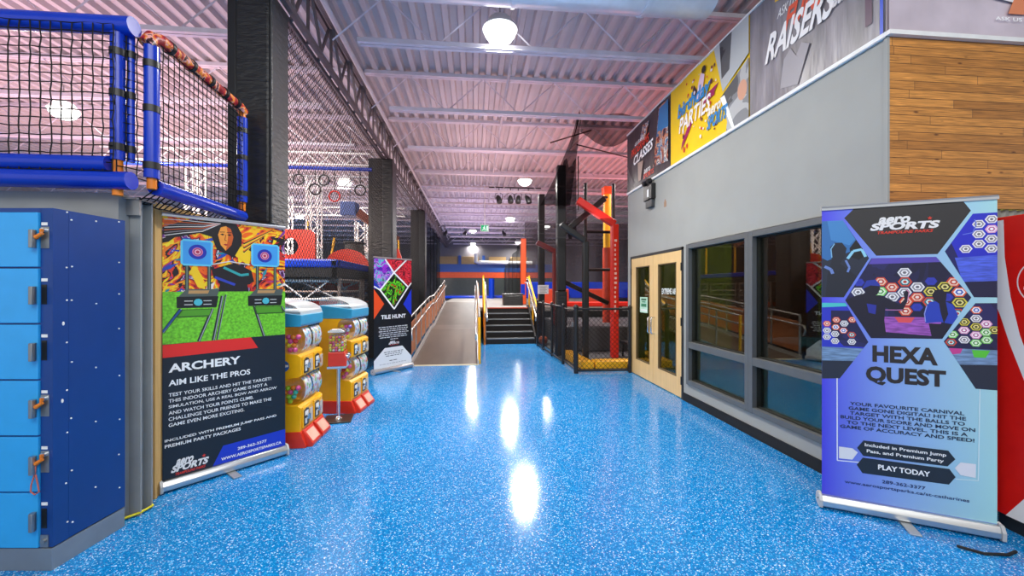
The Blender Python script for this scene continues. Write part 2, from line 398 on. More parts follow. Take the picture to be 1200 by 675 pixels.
# double door
M_maple = mat('maple_veneer', '#e3bf85', .4, var=.06, nscale=3, stretch=(8, 8, .6))
o = MB()
o.box(WX-.01, WX+.12, 5.17, 5.215, 0, 2.07); o.box(WX-.01, WX+.12, 6.965, 7.0, 0, 2.07); o.box(WX-.01, WX+.12, 5.17, 7.0, 2.03, 2.07)
dr = struct(o.build('door_1', mat('black_door_frame', '#2a2c2d', .5)))
M_doorglass = clear('door_glass', '#c6c9b0', .25, .015, .35)
def leaf(y0, y1, g0, g1, hy, hinge):
    o = MB(); z0, z1, ga, gb = .012, 2.028, .28, 1.875; X0, X1 = WX-.005, WX+.04
    o.box(X0, X1, y0, g0, z0, z1); o.box(X0, X1, g1, y1, z0, z1); o.box(X0, X1, g0, g1, z0, ga); o.box(X0, X1, g0, g1, gb, z1)
    lf = o.build('door_leaf', M_maple, dr)
    g = MB(); g.box(WX+.014, WX+.02, g0, g1, ga, gb); g.build('glass', M_doorglass, lf)
    b = MB()
    for a, c, e, h in ((g0, g0+.014, ga, gb), (g1-.014, g1, ga, gb), (g0, g1, ga, ga+.014), (g0, g1, gb-.014, gb)): b.box(X0-.004, X1, a, c, e, h)
    b.build('glazing_bead', mat('bead_dark', '#6b5636', .5), lf)
    h = MB(); h.tube([(X0,hy,1.05), (X0-.045,hy,1.05), (X0-.06,hy,1.035), (X0-.06,hy,.815), (X0-.045,hy,.80), (X0,hy,.80)], .0105, 10)
    h.build('pull_handle', M_chrome, lf, smooth=True)
    for z in (.25, 1.05, 1.8):
        q = MB(); q.cyl((X0-.008,hinge,z-.055), (X0-.008,hinge,z+.055), .011, 10); q.build('hinge', M_black, lf, smooth=True)
    return lf
leaf(6.088, 6.96, 6.215, 6.76, 6.15, 6.962); lr = leaf(5.217, 6.082, 5.36, 5.915, 6.03, 5.21)
a = Art(); a.text('#e9ede8', 'EXTREME AIR', 0, 0, .44, .085, .02); e = a.build('glass_lettering', lr)
e.matrix_local = Matrix.Translation((WX+.013, 5.83, 1.42)) @ Matrix.Rotation(R(-90), 4, 'Z')
# paper notice taped to the door glass
n = thing('paper_notice', 'pale green paper notice taped to the left door pane', 'notice', (WX+.008, 6.62, 1.1), R(-90))
q = MB(); q.box(0, .3, -.001, .001, 0, .26); q.build('sheet', mat('pale_green_paper', '#b9dfc4', .7), n)
a = Art(0, 0, -.001); a.rect('#e8f3e6', .02, .02, .28, .06).rect('#3f8a63', .05, .10, .25, .15).rect('#3f8a63', .08, .17, .22, .19).rect('#2d6448', .05, .205, .25, .235); a.build('print', n)
# the room behind the glass
o = MB(); o.box(2.95, 4.75, 7.05, 7.12, 0, 3.0); struct(o.build('wall_room_end', mat('olive_room_wall', '#8a861c', .7)))
o = MB(); o.box(4.75, 6.6, 7.05, 7.12, 0, 3.0); struct(o.build('wall_room_side', mat('room_red_wall', '#5a2418', .7)))
o = MB(); o.box(6.5, 6.6, 2.6, 7.05, 0, 3.0); struct(o.build('wall_room_back', mat('olive_room_wall', '#77791f', .7)))
o = MB(); o.box(2.95, 6.6, 2.6, 7.12, 3.0, 3.06); struct(o.build('wall_room_top', M_dark))
# stacking chair and table behind the glass
M_cg = mat('chair_grey', '#5d6b78', .5)
c = thing('stacking_chair', 'grey stacking chair seen through the lower window pane', 'chair', (3.75, 3.35, 0), R(70))
o = MB(); o.box(-.22, .22, -.22, .22, .43, .46); o.build('seat', M_cg, c, bevel=.012)
o = MB(); o.box(-.21, .21, .2, .225, .6, .86); o.build('backrest', M_cg, c, bevel=.012)
for sx in (-1, 1):
    for sy in (-1, 1):
        o = MB(); o.tube([(sx*.22, sy*.24, 0), (sx*.2, sy*.2, .44)] + ([(sx*.2, .215, .84)] if sy > 0 else []), .011, 8); o.build('leg', M_steel, c, smooth=True)
tb = thing('party_table', 'dark party table in the room behind the windows', 'table', (4.8, 4.9, 0), 0)
o = MB(); o.box(-.45, .45, -.9, .9, .72, .75); o.build('tabletop', mat('table_blue', '#27507d', .4), tb, bevel=.008)
for sx in (-1, 1):
    for sy in (-1, 1):
        o = MB(); o.cyl((sx*.38, sy*.8, 0), (sx*.38, sy*.8, .72), .02, 10); o.build('leg', M_steel, tb, smooth=True)

# ------------------------------------------------------------------ vinyl banners along the top of the right wall
def wall_banner(name, label, W, H, loc, rotz, base, fn):
    b = thing(name, label, 'banner', loc, rotz)
    q = MB(); nx = 24
    for i in range(nx):
        x0, x1 = W*i/nx, W*(i+1)/nx; y0, y1 = (.006*math.sin(x*9) for x in (x0, x1))
        q.add([(x0,y0+.012,0), (x1,y1+.012,0), (x1,y1+.012,H), (x0,y0+.012,H)], [(0,1,2,3)]); q.add([(x0,.03,0), (x1,.03,0), (x1,.03,H), (x0,.03,H)], [(3,2,1,0)])
    q.build('vinyl_sheet', base, b, smooth=True)
    a = Art(0, 0, .002); fn(a, W, H); a.build('printed_design', b)
    
    for z in (H, -.03): MB().box(-.004, W+.004, .0, .032, z, z+.02+.01*(z < 0)).build('hem_strip', M_white, b)
    return b
M_bv = mat('dark_banner_vinyl', '#3a3138', .4, bump=.5, bscale=3, stretch=(2, 1, .8), var=.3, nscale=3)
M_gv = mat('grey_banner_vinyl', '#857f84', .4, bump=.5, bscale=3, stretch=(3, 1, .5), var=.35, nscale=3)
M_yv = mat('yellow_banner_vinyl', '#f3c812', .4, var=.05, nscale=3)
M_pv = mat('lilac_banner_vinyl', '#c7bac3', .4, bump=.5, bscale=3, stretch=(1, 1, 1), var=.2, nscale=2)
M_photo = splatter('photo_people', [(0, '#2b2430'), (.38, '#8f3327'), (.45, '#c98c63'), (.52, '#3c6f96'), (.6, '#e0d4c8'), (.68, '#37323a')], 5)
M_greyphoto = splatter('photo_grey', [(0, '#38383a'), (.4, '#5a5b5c'), (.52, '#86888a'), (.62, '#b7b8b7')], 2.2, 1)
def d_classes(a, W, H):
    a.poly(M_photo, [(1.08,.16), (1.58,.1), (1.58,1.0), (1.28,1.0), (1.2,.55)]); a.poly('#2f7ab5', [(1.22,.65), (1.58,.6), (1.58,.98), (1.3,.98)])
    a.poly(M_photo, [(.55,.72), (.8,.7), (.95,.95), (.7,.97)])
    a.text('#ffffff', 'ASK US ABOUT', .36, .72, .8, .78, .01, .2, .06).text('#e5391f', 'PROGRAMS', .2, .57, .95, .70, .02, .25, .08)
    a.text('#ffffff', 'CLASSES', .3, .40, 1.1, .56, .03, .25, .08)
    a.poly('#b39a8c', [(.52,.08), (.62,.08), (.72,.38), (.5,.4)])
    a.text('#e8e8e8', 'aero', .75, .14, 1.0, .21, .02, .2).text('#d93a28', 'SPORTS', .72, .06, 1.12, .14, .03, .2)
    for k in range(5): a.stroke('#6a5d66', [(.02+.05*k, .5-.08*k), (.2+.06*k, .05)], .012)
def d_birthday(a, W, H):
    a.poly(M_greyphoto, [(1.28,0), (1.65,0), (1.65,.62), (1.18,.42), (1.3,.1)]); a.poly('#b9bdbc', [(1.05,1.05), (1.65,1.05), (1.65,.66), (1.22,.47)])
    a.poly('#fbfbf7', [(1.17,.42), (1.25,.42), (1.42,0), (1.38,0)]); a.poly(M_greyphoto, [(1.16,1.05), (1.38,1.05), (1.34,.66), (1.2,.62)])
    a.disc('#d59d80', 1.55, .33, .075, 14, 1.4)
    a.poly('#e9c9d6', [(.68,.62), (.8,.62), (.86,.86), (.78,.92), (.72,.8)]).disc('#2b2022', .84, .93, .045, 12).poly('#3a2329', [(.62,.85), (.7,.74), (.66,.66), (.58,.74)])
    rnd = random.Random(3)
    for k in range(46):
        u, v = .25+rnd.random()*.85, .1+rnd.random()*.85; r = .008+.02*rnd.random()
        a.disc(rnd.choice(['#7c1f3f', '#b02463', '#e7dfe0', '#58203a', '#d23b2a']), u, v, r, 5, .6+rnd.random())
    a.poly('#a01f55', [(.3,.12), (.52,.3), (.62,.42), (.5,.40), (.34,.22)]).poly('#a01f55', [(.8,.5), (1.02,.52), (1.15,.62), (.95,.6)])
    a.text('#1f88c9', 'birthday', .2, .52, 1.0, .76, .03, .2, .03).text('#f6f3f0', 'PARTIES', .25, .36, 1.0, .56, .02, .2, .03)
    a.text('#f6f3e2', 'aero', .92, .31, 1.2, .40, .03, .25).text('#2d86c2', 'SPORTS', .9, .15, 1.32, .31, .04, .25)
def d_raisers(a, W, H):
    a.text('#f3f1ef', 'ASK US ABOUT', .38, .74, .86, .82, .01, .25).text('#e2512c', 'FUND', .46, .56, .98, .76, .04, .3)
    a.text('#f4f2f0', 'RAISERS', .22, .40, 1.02, .66, .03, .3)
    a.poly('#f2c53a', [(.35,.92), (.55,.86), (.75,.92), (.7,1.05), (.4,1.05)]).poly('#e2512c', [(.7,.86), (.95,.9), (1.0,1.05), (.78,1.05)]).poly('#ffffff', [(.42,.98), (.52,.94), (.6,1.05), (.45,1.05)])
    a.text('#e6e2e1', 'aero', .95, .44, 1.15, .56, .03, .25).text('#e26b50', 'SPORTS', 1.12, .46, 1.32, .62, .03, .25)
    a.poly('#5a3a52', [(1.22,.12), (1.27,.12), (1.27,1.05), (1.22,1.05)])
    a.poly('#99949a', [(.42,.08), (.62,.02), (.74,.3), (.66,.36), (.6,.28), (.54,.38), (.46,.32)])
    a.rect('#1f4fd0', 1.325, -.02, 1.348, 1.05)
wall_banner('wall_banner', 'dark vinyl banner reading CLASSES at the far end of the grey wall', 1.63, 1.05, (2.785, 7.14, 3.25), R(-90), M_bv, d_classes)
wall_banner('wall_banner', 'yellow vinyl banner reading birthday PARTIES above the windows', 1.65, 1.05, (2.785, 5.50, 3.25), R(-90), M_yv, d_birthday)
wall_banner('wall_banner', 'grey vinyl banner reading RAISERS nearest along the grey wall', 1.362, 1.05, (2.785, 3.845, 3.25), R(-90), M_gv, d_raisers)
def d_near(a, W, H):
    a.poly('#efe9ec', [(.55,.3), (1.2,.2), (1.9,.25), (1.9,1.05), (.3,1.05)]).poly('#f8f5f4', [(.8,.45), (1.9,.38), (1.9,1.05), (.6,1.05)])  # white patches: lamp light on the vinyl, put into the colour
    a.text('#ffffff', 'ASK US ABOUT', .80, .11, 1.25, .136, .01); a.poly('#e58a60', [(.9,.16), (1.1,.16), (1.15,.4), (.98,.34)])
wall_banner('wall_banner', 'pale lilac vinyl banner above the wooden plank wall', 2.0, 1.05, (2.79, 2.45, 3.25), 0, M_pv, d_near)

# emergency light, sticker
o = thing('emergency_light', 'black emergency light unit high on the grey wall above the doors', 'emergency light', (WX, 6.15, 2.79), R(-90))
q = MB(); q.box(-.15, .15, -.075, 0, .12, .36); q.build('housing', M_black, o, bevel=.008)
for sx in (-1, 1):
    q = MB(); q.cyl((sx*.08, -.05, .41), (sx*.08, -.11, .39), .04, 16); q.build('lamp_head', M_black, o, smooth=True)
q = MB(); q.box(-.10, .12, -.06, 0, .0, .12); q.build('battery_box', mat('dark_grey_plastic', '#3a3c3e', .5), o, bevel=.006)
q = MB(); q.box(.0, .06, -.08, -.074, .16, .28); q.build('test_label', M_white, o)
o = MB(); o.box(WX-.003, WX, 5.66, 5.73, 2.71, 2.79); o.box(WX-.004, WX, 5.68, 5.71, 2.74, 2.82)
tag(o.build('wall_sticker', mat('tan_sticker', '#9c7a5e', .6)), 'small torn tan sticker on the grey wall near the emergency light', 'sticker')

# ------------------------------------------------------------------ roof steel
def joist(x0, x1, label, y, group):
    j = thing('roof_joist', label, 'roof joist', ((x0+x1)/2, y, 4.46), 0, group); h = (x1-x0)/2
    o = MB(); o.box(-h, h, -.055, -.006, .585, .64); o.box(-h, h, .006, .055, .585, .64); o.build('top_chord', M_joist, j)
    o = MB(); o.box(-h+.4, h-.4, -.055, -.006, 0, .055); o.box(-h+.4, h-.4, .006, .055, 0, .055); o.build('bottom_chord', M_joist, j)
    o = MB(); n = int(2*h/.62); 
    for k in range(n):
        a, b = -h+.1+(2*h-.2)*k/n, -h+.1+(2*h-.2)*(k+1)/n
        o.line((a, 0, .60 if k % 2 else .03), (b, 0, .03 if k % 2 else .60), .011)
    o.build('web_rod', M_joist, j); return j
j0 = joist(-1.8, 9.5, 'pale open-web roof joist over the aisle, nearest of the row', 5.0, 'roof joists over the aisle')
j1 = joist(-15, -2.08, 'pale open-web roof joist over the netted hall, nearest of the row', 5.0, 'roof joists over the netted hall')
for k in range(1, 15):
    dup(j0, (j0.location.x, 5+1.83*k, 4.46), label='pale open-web roof joist over the aisle, %s from the camera' % ORD[k])
    dup(j1, (j1.location.x, 5+1.83*k, 4.46), label='pale open-web roof joist over the netted hall, %s from the camera' % ORD[k])
# girder along the left of the aisle
g = thing('roof_girder', 'long steel truss girder running along the left side of the aisle roof', 'girder', (-1.94, 3, 4.34))
M_gird = mat('girder_paint', '#5f5659', .5)
for nm, z in (('top_chord', .66), ('bottom_chord', 0)):
    o = MB(); o.box(-.085, -.03, 0, 26, z, z+.06); o.box(.03, .085, 0, 26, z, z+.06); o.build(nm, M_gird, g)
o = MB()
for k in range(34):
    y = .38+.76*k
    o.bar((-.03, y-.38, .04), (-.03, y, .68), .03, .03); o.bar((.03, y, .68), (.03, y+.38, .04), .03, .03); o.bar((0, y, 0.03), (0, y, .68), .03, .03)
o.build('web_member', M_gird, g)
o = MB(); o.cyl((.17, 0, .55), (.17, 26, .55), .035, 12); tag(o.build('girder_pipe', mat('pale_pipe', '#c6c0c4', .4), smooth=True), 'pale pipe strapped along the side of the truss girder', 'pipe'); bpy.data.objects['girder_pipe'].location = (-1.94, 3, 4.34)
# sprinkler pipe
o = MB(); o.cyl((.53, 4.4, 4.78), (.53, 32, 4.78), .024, 12)
for y in [5.8+3*k for k in range(9)]: o.cyl((.53, y, 4.6), (.53, y, 4.78), .012, 8)
tag(o.build('sprinkler_pipe', mat('pipe_grey', '#b5aeb6', .4), smooth=True), 'thin sprinkler pipe running the length of the aisle ceiling', 'pipe')
# round duct across the very top
dc = thing('round_duct', 'large pale round ventilation duct crossing under the roof at the top', 'duct', (0, 4.1, 4.70))
o = MB(); o.cyl((-1.7, 0, 0), (2.52, 0, 0), .26, 32); o.build('duct_pipe', mat('pale_duct', '#c3cbd8', .3, .3), dc, smooth=True)
for x in (-1.0, .4, 1.8):
    o = MB(); o.lathe([(.262, -.02), (.275, -.02), (.275, .02), (.262, .02)], (0,0,0), 32); q = o.build('duct_collar', mat('pale_duct', '#c3cbd8'), dc, smooth=True); q.location = (x, 0, 0); q.rotation_euler = (0, R(90), 0)
    o = MB(); o.bar((x, 0, .26), (x, 0, .40), .02, .004); o.build('hanger_strap', M_steel, dc)
# high-bay lights
M_lamp = glow('lamp_glow', '#fffdf6', 7)
def highbay(loc, label, energy, col=(1, .97, .92)):
    l = thing('ceiling_light', label, 'ceiling light', loc, 0, 'round high-bay ceiling lights')
    o = MB(); o.lathe([(.06, .16), (.13, .13), (.2, .03), (.215, 0), (.20, 0)], (0,0,0), 28); o.build('housing', M_white, l, smooth=True)
    o = MB(); o.lathe([(.02, -.15), (.09, -.14), (.15, -.105), (.185, -.055), (.198, .001)], (0,0,0), 28); o.build('lens', M_lamp, l, smooth=True)
    o = MB(); o.cyl((0,0,.15), (0,0,5.1-loc[2]), .008, 8); o.build('hanger_rod', M_steel, l, smooth=True)
    ld = bpy.data.lights.new('lamp_light', 'AREA'); ld.shape = 'DISK'; ld.size = .36; ld.energy = energy; ld.color = col; ld.spread = R(170)
    lo = bpy.data.objects.new('lamp_light', ld); COL.objects.link(lo); lo.location = (loc[0], loc[1], loc[2]-.17)
    return l
for loc, lb, en in [((.31,4.88,4.65), 'large glowing round ceiling light nearest over the aisle', 260), ((1.46,11.6,4.65), 'round ceiling light over the aisle above the stage spotlights', 260),
                    ((1.58,17.7,4.62), 'small round ceiling light right of the green exit sign', 260), ((-.09,21.9,4.65), 'small round ceiling light left of the green exit sign', 260),
                    ((-.1,28,4.65), 'tiny round ceiling light at the far end of the aisle', 200), ((2.9,26.6,4.65), 'tiny round ceiling light far right beside the orange post', 150),
                    ((3.6,20,4.65), 'small round ceiling light behind the black padded posts on the right', 220), ((-3.83,12.3,4.65), 'round ceiling light behind the net beside the padded column', 330), ((-7.23,7.8,4.65), 'round ceiling light seen through the upper left net', 420), ((-7.4,17.8,4.65), 'round ceiling light deep in the netted climbing hall', 380), ((-4.2,19.5,4.65), 'round ceiling light beyond the second padded column', 300)]:
    highbay(loc, lb, en)
# exit sign
e = thing('exit_sign', 'green exit sign hanging on a white pole over the aisle', 'exit sign', (.36, 14.1, 3.5))
o = MB(); o.box(-.14, .14, -.03, .03, 0, .24); o.build('sign_box', mat('exit_box', '#dfe6e2', .4), e, bevel=.006)
a = Art(0, 0, -.031); G = glow('exit_green', '#25b779', 1.0); Wt = glow('exit_white', '#eafff4', 1.2)
a.rect(G, -.125, .015, .125, .225); a.disc(Wt, -.01, .185, .02, 12).stroke(Wt, [(-.015,.16), (-.03,.11), (.02,.08), (.0,.035)], .026).stroke(Wt, [(-.03,.11), (-.06,.06), (-.095,.06)], .022).stroke(Wt, [(-.07,.13), (-.02,.15), (.035,.12)], .018).rect(Wt, .06, .03, .11, .20); a.build('running_figure', e)
o = MB(); o.cyl((0,0,.24), (0,0,1.6), .016, 10); o.build('hanging_pole', M_white, e, smooth=True)
# stage spotlights
def spot(loc, rz, label, grp):
    s = thing('stage_spotlight', label, 'spotlight', loc, rz, grp)
    o = MB(); o.tube([(0,-.02,-.16), (0,.0,-.10), (0,.1,.02), (0,.16,.09)], [.085, .09, .075, .04], 14); o.build('lamp_body', M_black, s, smooth=True)
    o = MB(); o.tube([(-.11,0.04,-.06), (-.11,.03,.12), (0,.03,.17), (.11,.03,.12), (.11,.04,-.06)], .01, 6); o.build('yoke', M_black, s, smooth=True)
    o = MB(); o.cyl((0,.03,.17), (0,.03,.3), .014, 8); o.build('clamp', M_black, s, smooth=True); return s
nm = ['leftmost', 'second from left', 'third from left', 'rightmost']
s0 = spot((.78,12.58,4.36), .3, 'black stage spotlight on the near bar, leftmost of four', 'spotlights on the near bar')
for k, x in enumerate((1.13, 1.37, 1.71)): dup(s0, (x, 12.55, 4.36), [.0, -.2, .5][k], 'black stage spotlight on the near bar, %s of four' % nm[k+1])
o = MB(); o.cyl((.45,12.58,4.68), (2.1,12.58,4.68), .022, 10); tag(o.build('lighting_rig', M_black, smooth=True), 'black lighting bar carrying four stage spotlights', 'bar')
for k, (x, y) in enumerate(((-1.47,20.2), (-.5,20.1), (1.5,20.0))):
    dup(s0, (x, y, 4.30), [-.5, -.4, .6][k], 'black stage spotlight on the far bar, %s' % ['leftmost of three', 'middle of three', 'rightmost of three'][k], 'spotlights on the far bar')
o = MB(); o.cyl((-1.8,20.15,4.61), (2.2,20.15,4.61), .025, 10); tag(o.build('lighting_rig', M_black, smooth=True), 'black lighting bar far down the aisle beyond the exit sign', 'bar')

# ------------------------------------------------------------------ padded columns
def column(x, y, w, dp, z0, z1, label, pad2):
    c = thing('padded_column', label, 'column', (x, y, 0), 0)
    o = MB(); o.box(-w*.28, w*.28, -dp*.28, dp*.28, 0, 4.34); o.build('steel_core', M_steel, c)
    o = MB(); o.box(-w/2, w/2, -dp/2, dp/2, z0, z1); o.build('pad', pad2, c, bevel=.035, seg=3)
    o = MB(); o.box(-w/2-.006, -w/2+.07, -dp/2-.008, -dp/2+.02, z0+.02, z1-.02); o.build('flap', M_black, c, bevel=.004)
    return c
column(-2.14, 4.22, .38, .34, 2.12, 4.34, 'tall black padded column beside the play frame', M_vinyl)
column(-2.02, 9.15, .5, .5, 0, 4.33, 'black padded column behind the diamond-photo banner', M_vinyl)
column(-2.02, 14.9, .5, .5, 0, 4.33, 'far black padded column at the start of the dark curtain', M_vinyl)
o = MB(); o.box(-1.955, -1.935, 4.05, 4.39, 2.13, 4.33)
cc = bpy.data.objects['padded_column']; o.build('lit_side', M_greypad, cc, world=True, bevel=.006)  # lighter grey face paints the light on the pad's right side
q = MB(); q.box(-2.25, -2.0, 4.1, 4.35, 0, .02); q.build('base_plate', M_steel, cc, world=True)
# dark mesh curtain past the far column
o = MB(); n = 60
for i in range(n):
    y0, y1 = 15.2+7.6*i/n, 15.2+7.6*(i+1)/n; x0, x1 = (-1.95+.05*math.sin(y*4) for y in (y0, y1))
    o.add([(x0,y0,0), (x1,y1,0), (x1,y1,4.3), (x0,y0,4.3)], [(0,1,2,3)])
tag(o.build('mesh_curtain', veil('dark_veil', '#15161a', .93), smooth=True), 'dark mesh curtain hanging along the aisle past the far padded column', 'curtain')

# ------------------------------------------------------------------ nets
def clip(p, d, W, H):
    t0, t1 = -1e9, 1e9
    for a, da, m in ((p[0], d[0], W), (p[1], d[1], H)):
        if abs(da) < 1e-9:
            if a < 0 or a > m: return None
        else:
            u, v = (0-a)/da, (m-a)/da; t0 = max(t0, min(u, v)); t1 = min(t1, max(u, v))
    return None if t1-t0 < .01 else ((p[0]+d[0]*t0, p[1]+d[1]*t0), (p[0]+d[0]*t1, p[1]+d[1]*t1))
def diamond(mb, O, U, Vv, W, H, pitch, r):
    O, U, Vv = Vector(O), Vector(U).normalized(), Vector(Vv)
    for s in (1, -1):
        c = 0
        lo, hi = (-H, W) if s > 0 else (0, W+H); c = lo
        while c < hi:
            g = clip((c, 0), (.7071, .7071*s) if s > 0 else (-.7071, .7071), W, H)
            if g: mb.line(O+U*g[0][0]+Vv*g[0][1], O+U*g[1][0]+Vv*g[1][1], r)
            c += pitch
    return mb
def square(mb, O, U, Vv, W, H, pu, pv, r, jit=0, sag=0):
    O, U, Vv = Vector(O), Vector(U).normalized(), Vector(Vv).normalized(); nu, nv = max(1, round(W/pu)), max(1, round(H/pv))
    rnd = random.Random(5); nrm = U.cross(Vv)
    P = [[O+U*(W*i/nu + jit*rnd.uniform(-1,1)) + Vv*(H*j/nv + jit*rnd.uniform(-1,1)) + nrm*sag*math.sin(PI*j/nv) for j in range(nv+1)] for i in range(nu+1)]
    for i in range(nu+1):
        for j in range(nv+1):
            if i < nu: mb.line(P[i][j], P[i+1][j], r)
            if j < nv: mb.line(P[i][j], P[i][j+1], r)
    return mb
o = MB()
diamond(o, (-1.98, 4.45, 0), (0,1,0), (0,0,1), 4.42, 4.32, .075, .0034); diamond(o, (-1.98, 9.42, 0), (0,1,0), (0,0,1), 5.2, 4.32, .09, .0036)
tag(o.build('safety_net', M_cord, fix=False), 'tall black safety net between the padded columns along the left', 'net')

# netted play frame on the mezzanine, upper left
pf = thing('netted_play_frame', 'blue padded play frame with black netting above the lockers', 'play frame', (-2.2, 2.72, 2.1))
def pipe(name, pts, r, m, n=16, par=pf):
    o = MB(); o.tube(pts, r, n); return o.build(name, m, par, world=True, smooth=True)
pipe('top_rail', [(-4.9,2.72,3.14), (-2.12,2.72,3.14)], .056, M_bluepad, 20)
pipe('lower_rail', [(-4.9,2.70,2.27), (-2.24,2.70,2.27)], .05, M_bluepad); pipe('lower_rail', [(-4.9,2.68,2.17), (-2.12,2.70,2.17)], .055, M_bluepad)
def post(x, y, z0, z1, r):
    p = pipe('post', [(x,y,z0), (x,y,z1)], r, M_bluepad)
    for z in (z1-.12, z0+.08, (z0+z1)/2+.02):
        o = MB(); o.tube([(x,y,z-.022), (x,y,z+.022)], r+.004, 16); o.build('strap', M_black, p, world=True, smooth=True)
post(-2.215, 2.72, 2.30, 3.09, .037); post(-2.10, 2.83, 2.22, 3.08, .042); post(-2.14, 3.93, 2.30, 3.08, .042); post(-2.17, 2.76, 2.3, 3.1, .02)
for x, y, z0, z1 in ((-2.215,2.72,2.08,2.32), (-2.10,2.83,2.15,2.25), (-2.14,3.93,2.22,2.32), (-2.10,2.83,3.05,3.12), (-2.14,3.93,3.05,3.16)): pipe('orange_tube', [(x,y,z0), (x,y,z1)], .027, M_orange)
M_camo = splatter('camo_foam', [(0, '#8e1420'), (.42, '#c22430'), (.5, '#e58a2a'), (.57, '#e9a5a0'), (.64, '#3a1216')], 14, 1)
pipe('corner_rail', [(-2.11,2.80,3.08), (-2.1,2.83,3.14), (-2.1,2.90,3.165), (-2.12,3.4,3.165), (-2.14,3.88,3.165), (-2.14,3.95,3.14)], .042, M_camo, 16)
for y in (2.98, 3.2, 3.42, 3.62, 3.8): pipe('strap', [(-2.1-.03*(y-2.9),y-.014,3.165), (-2.1-.03*(y-2.9),y+.014,3.165)], .047, M_black)
pipe('side_rail', [(-2.1,2.86,2.17), (-2.14,3.93,2.17)], .05, M_bluepad)
o = MB(); square(o, (-4.9, 2.67, 2.22), (1,0,0), (0,0,1), 2.70, .90, .058, .052, .0042, .005); o.build('front_net', M_cord, pf, world=True, fix=False)
o = MB(); square(o, (-2.2, 2.69, 2.2), (.12,.16,0), (0,0,1), .2, .9, .055, .055, .004, .005); square(o, (-2.08, 2.85, 2.17), (-.04,1.1,0), (0,0,1), 1.1, .95, .052, .052, .0038, .004); o.build('side_net', M_cord, pf, world=True, fix=False)
o = MB(); square(o, (-2.08, 2.85, 2.17), (-.04,1.1,0), (-.3,0,-.25), 1.1, .16, .05, .05, .005, .01); o.build('slack_net', M_cord, pf, world=True, fix=False)
# grey mezzanine wall, deck edge, steel post, tan panel
w = MB(); w.box(-5, -2.26, 2.78, 2.86, 0, 2.11); struct(w.build('wall_left', M_fascia))
w = MB(); w.box(-5, -2.3, 2.86, 4.3, 2.03, 2.10); struct(w.build('floor_mezzanine', M_fascia))
c = thing('steel_post', 'grey painted steel post between lockers and tan panel', 'post', (-2.25, 2.91, 0))
o = MB(); o.box(-.055, .055, -.045, -.033, 0, 2.08); o.box(-.055, .055, .045, .057, 0, 2.08); o.box(-.006, .006, -.04, .05, 0, 2.08); o.build('web_section', M_fascia, c)
o = MB(); o.box(-.01, .07, -.075, -.06, 1.98, 2.1); o.box(-.09, .07, -.1, .06, 2.08, 2.095); o.build('bracket', M_steel, c)
t = MB(); t.box(-2.31, -2.24, 2.975, 3.015, 0, 2.1); struct(t.build('trim_3', mat('pale_grey_trim', '#b6b8b8', .5)))
t = MB(); t.box(-2.34, -2.28, 3.015, 4.1, 0, 2.12); t.box(-2.28, -2.265, 3.08, 3.1, 0, 2.12); struct(t.build('trim_4', mat('tan_plywood', '#c49f63', .55, var=.08, stretch=(6, 6, .5))))
o = MB(); o.tube([(-2.36,2.74,.012), (-2.27,2.8,.015), (-2.2,2.87,.02), (-2.19,2.96,.018), (-2.24,2.97,.05)], .008, 8)
tag(o.build('floor_cable', mat('yellow_cord', '#d9d02a', .5), smooth=True), 'short yellow cord on the floor at the foot of the steel post', 'cord')

# ------------------------------------------------------------------ lockers
LK = thing('locker_bank', 'tall blue locker bank with six light blue doors at far left', 'lockers', (-2.244, 2.355, 0), R(-5.35))
M_lb = mat('locker_dark_blue', '#063a80', .4, var=.05, nscale=5); M_ld = mat('locker_light_blue', '#2ea3e6', .3, var=.04)
M_kick = mat('galvanised_kick', '#8b949c', .4, .5)
LW, LD, LH = .43, .40, 1.93
o = MB(); o.box(-LW, 0, 0.012, LD, .125, LH); o.build('carcass', M_lb, LK)
o = MB(); o.box(-LW, -.052, 0, .012, 1.905, LH); o.box(-LW, -.052, 0, .012, .105, .118); o.box(-.056, .0, 0, .012, .125, LH); o.box(-LW, -.052, .002, .012, .11, 1.92); o.build('face_frame', M_lb, LK)
sp = MB(); sp.box(0, .006, .0, LD, .125, LH)
sp.box(.006, .009, .0, .075, .125, LH)
sp.box(0, .007, .078, LD, .127, LH-.002)
rnd = random.Random(2)
for y, zs in ((.066, [.2, .45, .7, .95, 1.2, 1.45, 1.62, 1.9]), (.092, [.2, .5, .8, 1.1, 1.42, 1.62, 1.9]), (.22, [.35, .7, 1.05, 1.4, 1.88]), (.36, [.25, .45, .7, .95, 1.25, 1.45, 1.65, 1.9])):
    for z in zs:
        sp.sphere((.009, y+rnd.uniform(-.004, .004), z+rnd.uniform(-.02, .02)), .0048, 8, 5, 1)
for y, z in ((.05, 1.31), (.045, .89)): sp.sphere((.0085, y, z), .010, 6, 4, 1, (.3, .7, 1.2))
sp.build('side_panel', [M_lb, M_white], LK)
o = MB(); o.box(-LW, .006, -.003, LD, 0, .118); o.build('kick_plate', M_kick, LK, bevel=.002)
